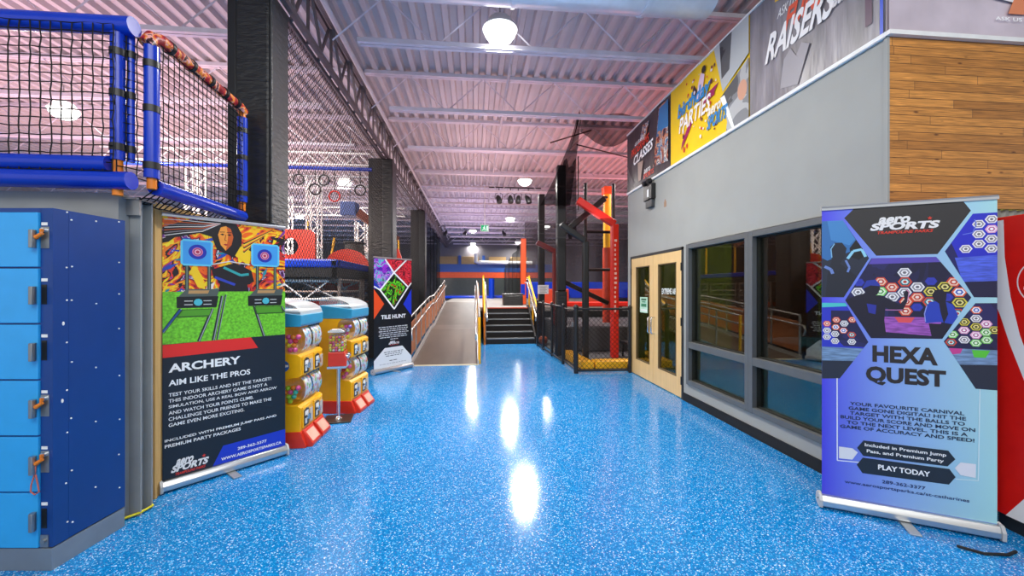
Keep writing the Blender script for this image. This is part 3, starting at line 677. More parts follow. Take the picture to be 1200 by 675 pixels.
for k in range(6):
    zt = 1.905-.298*k
    o = MB(); o.box(-LW+.01, -.058, -.012, .006, zt-.289, zt); dd = o.build('locker_door', M_ld, LK, bevel=.003)
    h = MB(); h.prism([(-.08,-.012), (-.083,-.03), (-.07,-.044), (-.052,-.044), (-.05,-.03), (-.056,-.02), (-.062,-.012)], 'z', zt-.19, zt-.095); h.build('door_pull', M_steel, dd, smooth=True, bevel=.002)
    o = MB(); o.box(-.05, -.018, -.002, .001, zt-.068, zt-.052); o.build('number_plate', M_white, LK)
    if k in (0, 3, 4):
        o = MB(); o.box(-.052, -.008, -.004, .001, zt-.19, zt-.075); lp = o.build('latch_plate', M_steel, LK, bevel=.001)
        q = MB(); q.cyl((-.03,-.004,zt-.095), (-.03,-.016,zt-.095), .013, 14); q.build('lock_barrel', M_chrome, lp, smooth=True)
        K = thing('locker_key', 'orange locker key in the lock of the %s locker door' % {0: 'topmost', 3: 'fourth', 4: 'fifth'}[k], 'key', tuple(TM[LK.name] @ Vector((-.032, -.021, zt-.125))), R(-5.35), 'orange locker keys')
        o = MB(); o.tube([(.012,-.002,.012), (-.018,-.004,-.008)], [.008, .011], 10); o.sphere((-.018,-.004,-.008), .012, 10, 6); o.build('key_bow', M_orange, K, smooth=True)
        o = MB(); o.box(-.004, .006, -.002, .006, .008, .036); o.build('key_tag', M_orange, K)
        if k == 4:
            o = MB(); o.tube([(-.018,-.006,-.02), (-.022,-.006,-.06), (-.04,-.008,-.12), (-.042,-.008,-.155), (-.02,-.008,-.17), (.002,-.008,-.155), (-.004,-.008,-.12), (-.018,-.006,-.065)], .0035, 8); o.build('wrist_loop', mat('salmon_cord', '#c0665a', .5), K, smooth=True)
    else:
        o = MB(); o.box(-.05, -.022, -.002, .003, zt-.19, zt-.085); o.build('lock_slot', M_black, LK)
o = MB(); o.box(-.054, -.012, -.004, .001, .125, .19); o.cyl((-.033,-.004,.16), (-.033,-.014,.16), .012, 12); o.build('latch_plate', M_steel, LK)

# ------------------------------------------------------------------ roll-up banners
def rollup(label, p0, p1, W, H, draw, base):
    p0, p1 = Vector(p0), Vector(p1); rz = math.atan2(p1.y-p0.y, p1.x-p0.x); c = (p0+p1)/2
    b = thing('roll_up_banner', label, 'banner stand', (c.x, c.y, 0), rz)
    o = MB(); w = W/2+.012
    o.prism([(-.035,.02), (-.04,.055), (-.02,.088), (.02,.092), (.055,.07), (.06,.03), (.04,.015), (-.02,.012)], 'x', -w, w); o.build('base_cassette', M_alu, b, smooth=True, bevel=.003)
    for s in (-1, 1):
        o = MB(); o.prism([(-.043,.012), (-.046,.06), (-.022,.096), (.024,.099), (.062,.075), (.066,.026), (.04,.008), (-.02,.005)], 'x', s*w-.009, s*w+.009); ec = o.build('end_cap', mat('grey_plastic', '#b9bcbd', .4), b, bevel=.002)
        o = MB(); o.cyl((s*(w+.009),.005,.055), (s*(w+.0115),.005,.055), .006, 10); o.build('screw', M_black, ec)
    for x in (-.12, .24) if W < .8 else (.0,):
        o = MB(); o.box(x-.03, x+.03, -.17, .14, .0, .012); o.build('swivel_foot', M_alu, b, bevel=.004)
    o = MB(); o.box(-W/2, W/2, .0, .0022, .07, .095+H); o.build('graphic_panel', base, b)
    a = Art(-W/2, .092, 0); t = Art(-W/2, .092, 0); a.clip = [(0,0), (W,0), (W,H), (0,H)]; a.step = .00003; draw(a, t, W, H); a.build('printed_design', b); t.step = .00003; t.build('lettering', b).location.y = -(a.L+2)*.00003
    o = MB(); o.prism([(-.010,H+.085), (-.012,H+.1), (-.004,H+.112), (.008,H+.112), (.014,H+.1), (.01,H+.085)], 'x', -W/2-.004, W/2+.004); o.build('top_rail', M_alu, b, smooth=True)
    o = MB(); o.cyl((0,.03,.06), (0,.022,H+.1), .0085, 10); o.build('support_pole', M_alu, b, smooth=True)
    return b
M_navy = flat('#141f2c'); M_turf = mat('printed_turf', '#6cc32a', .5, var=.35, nscale=60)
M_paint = splatter('painted_mural', [(0, '#16131a'), (.33, '#7a2f8f'), (.37, '#d8c8d0'), (.385, '#221a26'), (.42, '#c92a2a'), (.45, '#f0641a'), (.49, '#f9b81c'), (.515, '#f7dc2a'), (.53, '#ef7b1c'), (.56, '#1b171f'), (.59, '#e03a2a'), (.62, '#2448b0'), (.65, '#e9dcd4'), (.665, '#b03a7a')], 4.2, 1.8)
def aero(t, u0, v0, u1, v1, c1='#e8e8e8', c2='#d8392b', sub='TRAMPOLINE PARKS'):
    h = v1-v0; w = u1-u0
    t.text(c1, 'aero', u0+.12*w, v0+.60*h, u0+.60*w, v1, .045, .25).text(c1, 'SPORTS', u0, v0+.22*h, u1, v0+.66*h, .05, .3)
    t.text(c2, sub, u0+.1*w, v0, u0+.9*w, v0+.17*h, .03, .3)
    lu, lv = u0+.85*w, v0+.8*h; s = .1*h
    t.poly(c2, [(lu+s*math.sin(2*PI*i/10)*(1.2 if i % 2 == 0 else .5), lv+s*math.cos(2*PI*i/10)*(1.2 if i % 2 == 0 else .5)) for i in range(10)])
def archery(a, t, W, H):
    a.rect(M_paint, 0, 1.36, W, H)
    # painted archer: brush strokes, hair, face, arm
    rnd = random.Random(12); a.clip = [(0,1.38), (W,1.38), (W,H), (0,H)]
    for k in range(70):
        u, v = rnd.uniform(0, W), rnd.uniform(1.38, H); an = rnd.uniform(-.4, 1.3); l = rnd.uniform(.04, .16); w = rnd.uniform(.006, .022)
        c = rnd.choice(['#17141b', '#17141b', '#e8dcd4', '#7a2f8f', '#2448b0', '#c92a2a', '#f9d81c', '#f0641a', '#b03a7a', '#1a8a9a'])
        du, dv = math.cos(an)*l/2, math.sin(an)*l/2
        a.poly(c, [(u-du,v-dv), (u-dv*w/l*2,v+du*w/l*2), (u+du,v+dv), (u+dv*w/l*2,v-du*w/l*2)])
    a.clip = [(0,0), (W,0), (W,H), (0,H)]
    a.poly('#17141b', [(.0,1.86), (.14,1.93), (.34,1.95), (.47,1.94), (.51,1.86), (.505,1.72), (.46,1.66), (.40,1.69), (.335,1.72), (.3,1.82), (.22,1.84), (.1,1.80), (.02,1.78)])
    for k in range(7): a.stroke(['#e8e4e0', '#8d8790', '#d05a2a'][k % 3], [(.01,1.80+.02*k), (.12,1.83+.016*k), (.24,1.855+.012*k), (.36,1.93)], .005)
    a.poly('#ef9a3a', [(.342,1.84), (.36,1.90), (.395,1.915), (.43,1.895), (.448,1.83), (.435,1.765), (.395,1.715), (.36,1.76)])
    a.poly('#c9581f', [(.40,1.91), (.43,1.895), (.448,1.83), (.435,1.765), (.395,1.715), (.405,1.78), (.412,1.84)])
    for u in (.372, .42): a.poly('#1a1418', [(u-.016,1.845), (u,1.853), (u+.016,1.845), (u,1.838)]).stroke('#1a1418', [(u-.018,1.863), (u+.016,1.866)], .005)
    a.stroke('#8a3515', [(.395,1.845), (.388,1.80), (.402,1.797)], .005).poly('#a51d25', [(.378,1.765), (.395,1.772), (.414,1.765), (.396,1.756)])
    a.poly('#f2c81f', [(.46,1.68), (.56,1.60), (.585,1.72), (.5,1.76)]).poly('#f2c81f', [(.16,1.54), (.21,1.42), (.26,1.40), (.24,1.5), (.19,1.60)])
    a.poly('#1a171d', [(.30,1.56), (.40,1.6), (.46,1.62), (.58,1.56), (.60,1.47), (.55,1.44), (.56,1.38), (.34,1.38), (.36,1.46), (.31,1.5)]).stroke('#d9d4cf', [(.3,1.6), (.42,1.63), (.57,1.61)], .008).stroke('#2fa0a0', [(.38,1.58), (.5,1.52), (.56,1.53)], .02).stroke('#2b3fb0', [(.32,1.5), (.46,1.44)], .02)
    for k in range(9): a.stroke(['#f3d23a', '#201a20', '#ef7d22'][k % 3], [(.52,1.70+.012*k), (.60+.02*k,1.80+.018*k)], .014)
    for k in range(5): a.stroke('#1d1820', [(.70+.03*k,1.78), (.845,1.86+.02*k-.05)], .012)
    # turf lanes
    a.rect(M_turf, 0, .93, W, 1.385)
    for u0, v0, u1, v1, w in ((.105,1.255,.0,1.085,.022), (.305,1.25,.215,1.0,.022), (.37,1.35,.31,1.0,.022), (.395,1.36,.335,1.0,.012), (.60,1.26,.68,.985,.022), (.815,1.255,.85,1.2,.016)):
        a.stroke('#23282b', [(u0,v0), (u1,v1)], w).stroke('#97a3a8', [(u0+.004,v0), (u1+.004,v1)], w*.3)
    a.stroke('#1c4f90', [(.105,1.25), (.0,1.09)], .012)
    a.poly('#2c5a1c', [(.115,1.25), (.3,1.25), (.28,1.19), (.075,1.19)]).poly('#4f9a24', [(.12,1.245), (.297,1.245), (.284,1.2), (.09,1.2)]).poly('#2c5a1c', [(.6,1.255), (.82,1.255), (.84,1.19), (.62,1.19)]).poly('#4f9a24', [(.61,1.25), (.81,1.25), (.825,1.2), (.625,1.2)])
    for (L, Rr, B, Tp, lx0, lx1, b0, b1, cx) in ((.104,.307,1.584,1.785,.143,.283,.08,.345,.209), (.577,.80,1.60,1.795,.625,.765,.553,.828,.682)):
        for lx in (lx0, lx1): a.rect('#33433c', lx-.012, 1.37, lx+.012, B+.01).stroke('#8b9a8f', [(lx,1.37), (lx,B)], .004)
        a.poly('#4f5a56', [(b0+.06,1.405), (b1+.006,1.405), (b1-.01,1.345), (b0+.01,1.345)]).poly('#b98f5b', [(b0+.075,1.395), (b1-.06,1.395), (b1-.07,1.37), (b0+.07,1.37)])
        a.poly('#14181b', [(b0,1.347), (b1,1.349), (b1-.014,1.26), (b0+.002,1.262)]); m = (b0+b1)/2
        for s in (-1, 1):
            for q in (-.014, .014): a.rect('#cdd3d3', m+s*.06-.026, 1.30+q-.003, m+s*.06+.026, 1.30+q+.003)
        a.disc('#49b7c9', m, 1.303, .028, 9)
        c = .018
        a.poly('#5ec6e6', [(L,B+c), (L+c,B), (Rr-c,B), (Rr,B+c), (Rr,Tp-c), (Rr-c,Tp), (L+c,Tp), (L,Tp-c)])
        a.poly('#3d9ae0', [(L+.014,B+c), (L+c,B+.014), (Rr-c,B+.014), (Rr-.014,B+c), (Rr-.014,Tp-c), (Rr-c,Tp-.014), (L+c,Tp-.014), (L+.014,Tp-c)])
        a.disc('#1d2fa6', cx, 1.692, .057, 28).disc('#d77aa0', cx, 1.692, .034, 24).disc('#8e2c66', cx, 1.692, .027, 24).disc('#e9b3c2', cx, 1.692, .02, 20).disc('#b0304f', cx, 1.692, .012, 16)
    a.rect(M_navy, 0, 0, W, .998).poly('#e22a24', [(0,.995), (.575,.998), (.63,.902), (0,.90)])
    a.poly('#1a38c4', [(.305,0), (.376,.142), (W,.145), (W,0)])
    c = '#f2f4f5'
    t.text(c, 'ARCHERY', .034, .786, .498, .851, .035).text(c, 'AIM LIKE THE PROS', .034, .686, .57, .731, .025)
    for i, (s, u1) in enumerate((('TEST YOUR SKILLS AND HIT THE TARGET!', .733), ('THIS INDOOR ARCHERY GAME IS NOT A', .702), ('SIMULATION, USE A REAL BOW AND ARROW', .778), ('AND WATCH YOUR POINTS CLIMB.', .594), ('CHALLENGE YOUR FRIENDS TO MAKE THE', .735), ('GAME EVEN MORE EXCITING.', .526))):
        v = .608-.0447*i; t.text(c, s, .034, v, u1, v+.026, .012)
    t.text(c, 'INCLUDED WITH PREMIUM JUMP PASS AND', .012, .272, .776, .297, .02).text(c, 'PREMIUM PARTY PACKAGES', .012, .233, .5, .258, .02)
    t.text(c, '289-362-3377', .477, .074, .697, .098, .02).text(c, 'WWW.AEROSPORTSPARKS.CA', .363, .024, .817, .048, .02)
    aero(t, .045, .012, .285, .13)
rollup('archery roll-up banner with painted archer and two blue targets', (-2.277,3.164,0), (-1.70,3.79,0), .85, 1.95, archery, M_navy)

M_hx = grad('hexa_blend', '#4a45e0', '#86a8e8', '#a6dbe0', .85)
M_hxd = flat('#2b2a2c'); M_night = splatter('night_blue_photo', [(0, '#151638'), (.42, '#1b1c48'), (.55, '#23245c')], 4, 1)
M_flr1 = mat('lit_floor_violet', '#9a55b4', .4, var=.5, nscale=30, stretch=(.5, 1, 3)); M_flr2 = mat('lit_floor_blue', '#4a62d8', .4, var=.4, nscale=30, stretch=(.4, 1, 3))
M_flr3 = mat('lit_floor_mixed', '#6f8fb4', .4, var=.45, nscale=30, stretch=(.4, 1, 3))
def hexq(a, t, W, H):
    a.rect(M_hx, 0, 0, W, H)
    def target(u, v, cs, r=.032):
        L0 = a.L
        for i, c in enumerate(cs): a.hexa(c, u, v, r*(1-i*.24), .92)
        a.L = L0
    Wh = ('#e8e8ea', '#8c8c94', '#f2f2f4', '#70707a'); Rd = ('#d8462c', '#f0c8b0', '#c23a26', '#f4e2d8'); Tl = ('#d8462c', '#2a6f7a', '#cfe9e6', '#c23a26'); Yl = ('#d9cf4a', '#3c3a20', '#e9e08a', '#4a4522')
    Bl = ('#e0603a', '#f4f4f6', '#2457b8', '#f0f0f4'); Gn = ('#86d86a', '#e0f4d8', '#4a9a3a', '#e8f4e0'); Pk = ('#e6a6cc', '#f6e6f0', '#b85a96', '#ffffff'); Dk = ('#2a36a8', '#2f3cb4', '#2a36a8')
    # top dark plate
    a.poly(M_hxd, [(.179,1.95), (.70,1.95), (.737,1.885), (.587,1.625), (.29,1.625), (.122,1.885)])
    # upper-left and lower-left photographs
    full = a.clip; left = lambda q: [(0,q[0]), (W,q[0]), (W,q[1]), (0,q[1])]
    a.clip = [(0,1.872), (.115,1.87), (.253,1.61), (.12,1.35), (0,1.35)]
    a.poly('#232b3c', [(0,1.872), (.115,1.87), (.253,1.61), (.12,1.35), (0,1.35)]).poly('#2f6fae', [(.0,1.872), (.115,1.87), (.19,1.725), (.16,1.66), (.03,1.60), (0,1.62)]).poly('#3f86c4', [(.03,1.872), (.115,1.87), (.18,1.74), (.15,1.70), (.05,1.74)])
    a.poly('#1c222f', [(.045,1.69), (.07,1.72), (.11,1.72), (.135,1.68), (.125,1.62), (.10,1.58), (.2,1.48), (.12,1.35), (.02,1.35), (.03,1.5), (.055,1.6)])
    a.poly('#10141c', [(.15,1.68), (.2,1.76), (.245,1.64), (.2,1.6), (.16,1.62)]).stroke('#8fd0ea', [(.14,1.61), (.17,1.66), (.215,1.67), (.235,1.62)], .016).stroke('#7fb8dc', [(.055,1.62), (.05,1.68), (.07,1.715)], .006).stroke('#6a86c8', [(.015,1.56), (.05,1.54), (.06,1.51)], .018).stroke('#6a86c8', [(.13,1.6), (.15,1.55), (.14,1.52)], .012)
    a.clip = [(0,1.311), (.127,1.313), (.249,1.055), (.098,.80), (0,.79)]
    a.poly('#2a36c0', [(0,1.311), (.127,1.313), (.249,1.055), (.215,.985), (0,1.0)]).poly('#49c6c6', [(0,1.311), (.127,1.311), (.14,1.29), (0,1.28)]).poly(M_night, [(.05,1.26), (.15,1.26), (.249,1.055), (.24,1.02), (.12,1.02), (.05,1.1)])
    a.poly(M_flr3, [(0,1.01), (.228,1.01), (.187,.925), (0,.915)]).poly('#232b3c', [(0,.915), (.187,.925), (.098,.80), (0,.79)])
    for u, v, c in ((.028,1.169,Rd), (.079,1.196,Rd), (.122,1.173,Wh), (.028,1.122,Wh), (.076,1.147,Bl), (.027,1.078,Wh), (.072,1.1,Wh), (.072,1.052,Wh), (.118,1.125,Bl), (.162,1.099,Tl), (.162,1.052,Wh)): target(u, v, c, .024)
    target(.165, 1.20, Rd, .024); a.L += 4
    # right photographs
    a.clip = [(.62,1.64), (.745,1.865), (W,1.865), (W,1.356), (.75,1.356)]
    a.poly('#1f29c0', [(.62,1.64), (.745,1.865), (W,1.865), (W,1.356), (.75,1.356)]).poly('#151a5c', [(.62,1.64), (.65,1.69), (.68,1.6), (.69,1.46)]).poly(M_flr2, [(.665,1.60), (W,1.61), (W,1.455), (.70,1.45)]).poly('#171a3e', [(.70,1.45), (W,1.455), (W,1.356), (.75,1.356)])
    for u, v in ((.771,1.8), (.826,1.826), (.826,1.767), (.771,1.739), (.825,1.708), (.771,1.68), (.825,1.649), (.714,1.652)): target(u, v, Wh if (u, v) != (.826,1.767) else Pk, .03)
    a.L += 4
    a.stroke('#5f74d8', [(.70,1.74), (.745,1.75), (.76,1.80), (.752,1.83)], .005)
    a.clip = [(.756,1.32), (W,1.322), (W,.80), (.757,.80), (.615,1.08)]
    a.poly(M_night, [(.756,1.32), (W,1.322), (W,.97), (.66,.97), (.615,1.08)]).poly(M_flr3, [(.63,1.04), (W,1.04), (W,.95), (.68,.94)]).poly('#58c83c', [(.74,1.035), (.82,1.035), (.80,.99), (.75,.99)]).poly('#c8408f', [(.64,1.04), (.7,1.04), (.69,1.01), (.65,1.0)]).poly('#232b3c', [(.684,.94), (W,.95), (W,.80), (.757,.80)])
    for u, v, c in ((.76,1.278,Bl), (.759,1.227,Wh), (.707,1.204,Yl), (.759,1.176,Yl), (.803,1.195,Pk), (.706,1.153,Pk), (.758,1.126,Pk), (.802,1.145,Gn), (.648,1.076,Tl), (.707,1.095,Wh), (.758,1.078,Gn), (.805,1.098,Gn), (.838,1.16,Yl), (.655,1.125,Gn)): target(u, v, c, .027)
    a.L += 4
    # central photograph
    a.clip = [(.265,1.609), (.58,1.608), (.738,1.355), (.608,1.095), (.262,1.082), (.127,1.33)]
    a.poly(M_night, [(.265,1.609), (.58,1.608), (.738,1.355), (.608,1.095), (.262,1.082), (.127,1.33)]).poly('#5a4ab0', [(.268,1.609), (.58,1.608), (.60,1.575), (.25,1.57)])
    for u, v, c in ((.43,1.512,Wh), (.312,1.454,Rd), (.368,1.418,Rd), (.432,1.452,Tl), (.195,1.385,Wh), (.37,1.355,Wh), (.492,1.419,Wh), (.491,1.354,Rd), (.62,1.42,Yl), (.556,1.455,Dk), (.556,1.39,Yl), (.685,1.387,Bl), (.687,1.323,Yl), (.435,1.264,Rd), (.438,1.325,Rd), (.31,1.39,Gn), (.43,1.385,Wh), (.55,1.325,Tl), (.675,1.255,Tl), (.49,1.29,Dk), (.2,1.45,Dk), (.63,1.355,Dk), (.66,1.45,Rd)): target(u, v, c, .036 if c is not Dk else .03)
    a.L += 4
    a.poly(M_flr1, [(.322,1.225), (.61,1.228), (.585,1.11), (.335,1.125)]).poly('#e0525a', [(.38,1.225), (.48,1.225), (.46,1.19), (.4,1.19)]).poly('#1a1a38', [(.335,1.125), (.585,1.11), (.60,1.095), (.29,1.085)])
    K = '#17152b'     # two players seen from behind
    a.poly(K, [(.13,1.33), (.18,1.36), (.235,1.38), (.25,1.365), (.31,1.365), (.35,1.345), (.405,1.305), (.43,1.34), (.425,1.375), (.437,1.4), (.45,1.385), (.445,1.33), (.42,1.265), (.39,1.262), (.335,1.285), (.33,1.2), (.34,1.10), (.27,1.085), (.2,1.20)])
    a.poly(K, [(.232,1.385), (.225,1.43), (.25,1.455), (.295,1.45), (.31,1.41), (.295,1.37), (.26,1.355)]).poly('#2638a0', [(.222,1.425), (.24,1.462), (.285,1.468), (.305,1.44), (.31,1.425), (.26,1.43), (.215,1.405)]).poly('#27309a', [(.24,1.31), (.29,1.30), (.285,1.24), (.25,1.25)])
    a.stroke('#c07ab8', [(.335,1.27), (.39,1.27), (.42,1.272)], .005).stroke('#d08ab0', [(.445,1.33), (.452,1.385), (.438,1.404)], .005)
    a.poly('#2440b4', [(.535,1.30), (.55,1.325), (.61,1.335), (.655,1.31), (.678,1.25), (.67,1.185), (.60,1.20), (.53,1.19), (.525,1.25)]).poly(K, [(.57,1.335), (.56,1.37), (.575,1.4), (.605,1.405), (.628,1.38), (.625,1.335), (.60,1.31)]).poly(K, [(.59,1.34), (.622,1.34), (.635,1.25), (.615,1.19), (.60,1.26)]).poly(K, [(.545,1.19), (.67,1.185), (.655,1.165), (.612,1.1), (.56,1.097)]).stroke('#8f9ae0', [(.536,1.30), (.525,1.25), (.53,1.2)], .005)
    # copy block
    a.clip = full
    a.stroke('#e8eef8', [(.083,.80), (.084,.242), (.2,.25)], .006).stroke('#cfeaf2', [(.775,.80), (.768,.243), (.668,.233)], .005)
    a.poly('#dfe2ea', [(.093,.338), (.165,.338), (.194,.315), (.165,.262), (.093,.258)]).poly('#dfe2ea', [(.69,.34), (.758,.342), (.757,.258), (.69,.262), (.664,.30)])
    a.poly('#1d2836', [(.223,.40), (.635,.403), (.667,.355), (.632,.305), (.222,.298), (.19,.345)]).poly('#1d2836', [(.22,.285), (.64,.29), (.668,.245), (.638,.193), (.218,.182), (.188,.232)])
    k = '#2b2627'
    t.text(k, 'HEXA', .27, .927, .588, 1.036, .045).text(k, 'QUEST', .236, .776, .625, .898, .045)
    k = '#22304a'
    for i, (s, u0, u1) in enumerate((('YOUR FAVOURITE CARNIVAL', .152, .707), ('GAME GONE DIGITAL! HIT THE', .145, .715), ('TARGET WITH THE BALLS TO', .152, .71), ('BUILD YOUR SCORE AND MOVE ON', .102, .755), ('TO THE NEXT LEVEL. THIS IS A', .135, .722), ('GAME OF ACCURACY AND SPEED!', .10, .752))):
        v = .627-.0285*i*1.12; t.text(k, s, u0, v, u1, v+.0225, .02, 0, .008)
    t.text('#f2f4f6', 'Included in Premium Jump', .23, .357, .626, .384, .02).text('#f2f4f6', 'Pass, and Premium Party', .24, .318, .615, .345, .02).text('#f2f4f6', 'PLAY TODAY', .298, .222, .552, .256, .03)
    k = '#23386e'
    t.text(k, '289-362-3377', .318, .136, .53, .158, .02).text(k, 'www.aerosportsparks.ca/st-catharines', .124, .092, .73, .118, .012, 0, .008)
    aero(t, .255, 1.765, .602, 1.875)
rollup('blue roll-up banner with hexagon photos standing before the wooden wall', (2.378,2.554,0), (3.119,2.116,0), .85, 1.95, hexq, flat('#5a66d8'))
M_red2 = splatter('red_tunnel_photo', [(0, '#8a1024'), (.4, '#d81f30'), (.48, '#f0485a'), (.53, '#b0182a'), (.6, '#5a0f1e')], 9, 2)
M_grn2 = splatter('green_room_photo', [(0, '#101a12'), (.4, '#1e2a16'), (.47, '#6adf2a'), (.53, '#2f8a22'), (.58, '#e04a1e'), (.63, '#141c14')], 7, 1)
M_pur2 = splatter('purple_tile_photo', [(0, '#4a1fa0'), (.4, '#a02fd0'), (.47, '#40c0c0'), (.52, '#d070e0'), (.58, '#2030a0'), (.63, '#30a060')], 9, 1)
def tile(a, t, W, H):
    a.rect('#10141c', 0, 0, W, H)
    a.poly(M_pur2, [(0,1.95), (.22,1.95), (.43,1.70), (.13,1.40), (0,1.50)]).poly(M_red2, [(.24,1.95), (.70,1.95), (.44,1.71)]).poly(M_red2, [(.74,1.95), (W,1.95), (W,1.50), (.78,1.45), (.47,1.70)]).poly('#2029b0', [(0,1.56), (.13,1.42), (.0,1.40)])
    a.poly(M_grn2, [(.437,1.67), (.70,1.43), (.43,1.10), (.143,1.37)])
    a.stroke('#f4f5f6', [(.23,1.95), (.435,1.70), (.77,1.44), (.44,1.04)], .03).stroke('#f4f5f6', [(.73,1.95), (.435,1.70), (.13,1.385), (.44,1.04)], .03).stroke('#f4f5f6', [(0,1.45), (.13,1.385)], .025).stroke('#f4f5f6', [(.77,1.44), (W,1.52)], .025)
    a.poly('#f0501e', [(0,1.40), (.216,1.138), (0,.88)]).poly('#2038d0', [(W,1.40), (.65,1.12), (W,.90)])
    a.poly('#eff1f2', [(0,.15), (.23,.35), (.63,.35), (W,.13), (W,0), (0,0)])
    t.text('#f4f5f6', 'TILE HUNT', .15, .865, .71, .94, .035)
    rnd = random.Random(8)
    def greek(c, u0, u1, v, h):
        u = u0
        while u < u1-.02:
            w = min(rnd.uniform(.03, .09), u1-u); t.rect(c, u, v, u+w, v+h); u += w+.016
    for i in range(6): greek('#d8dadc', .1+.02*(i % 2), .775-.02*(i % 3), .715-.037*i, .014)
    greek('#d8dadc', .35, .53, .49, .014)
    aero(t, .31, .385, .56, .46)
    for i in range(3): greek('#4a4e55', .21+.02*i, .645-.02*i, .265-.035*i, .012)
    greek('#4a4e55', .33, .50, .108, .012); greek('#9a9ea5', .12, .74, .06, .008)
rollup('black roll-up banner with colourful photo diamonds near the ramp', (-1.742,7.132,0), (-1.191,7.808,0), .85, 1.95, tile, flat('#10141c'))

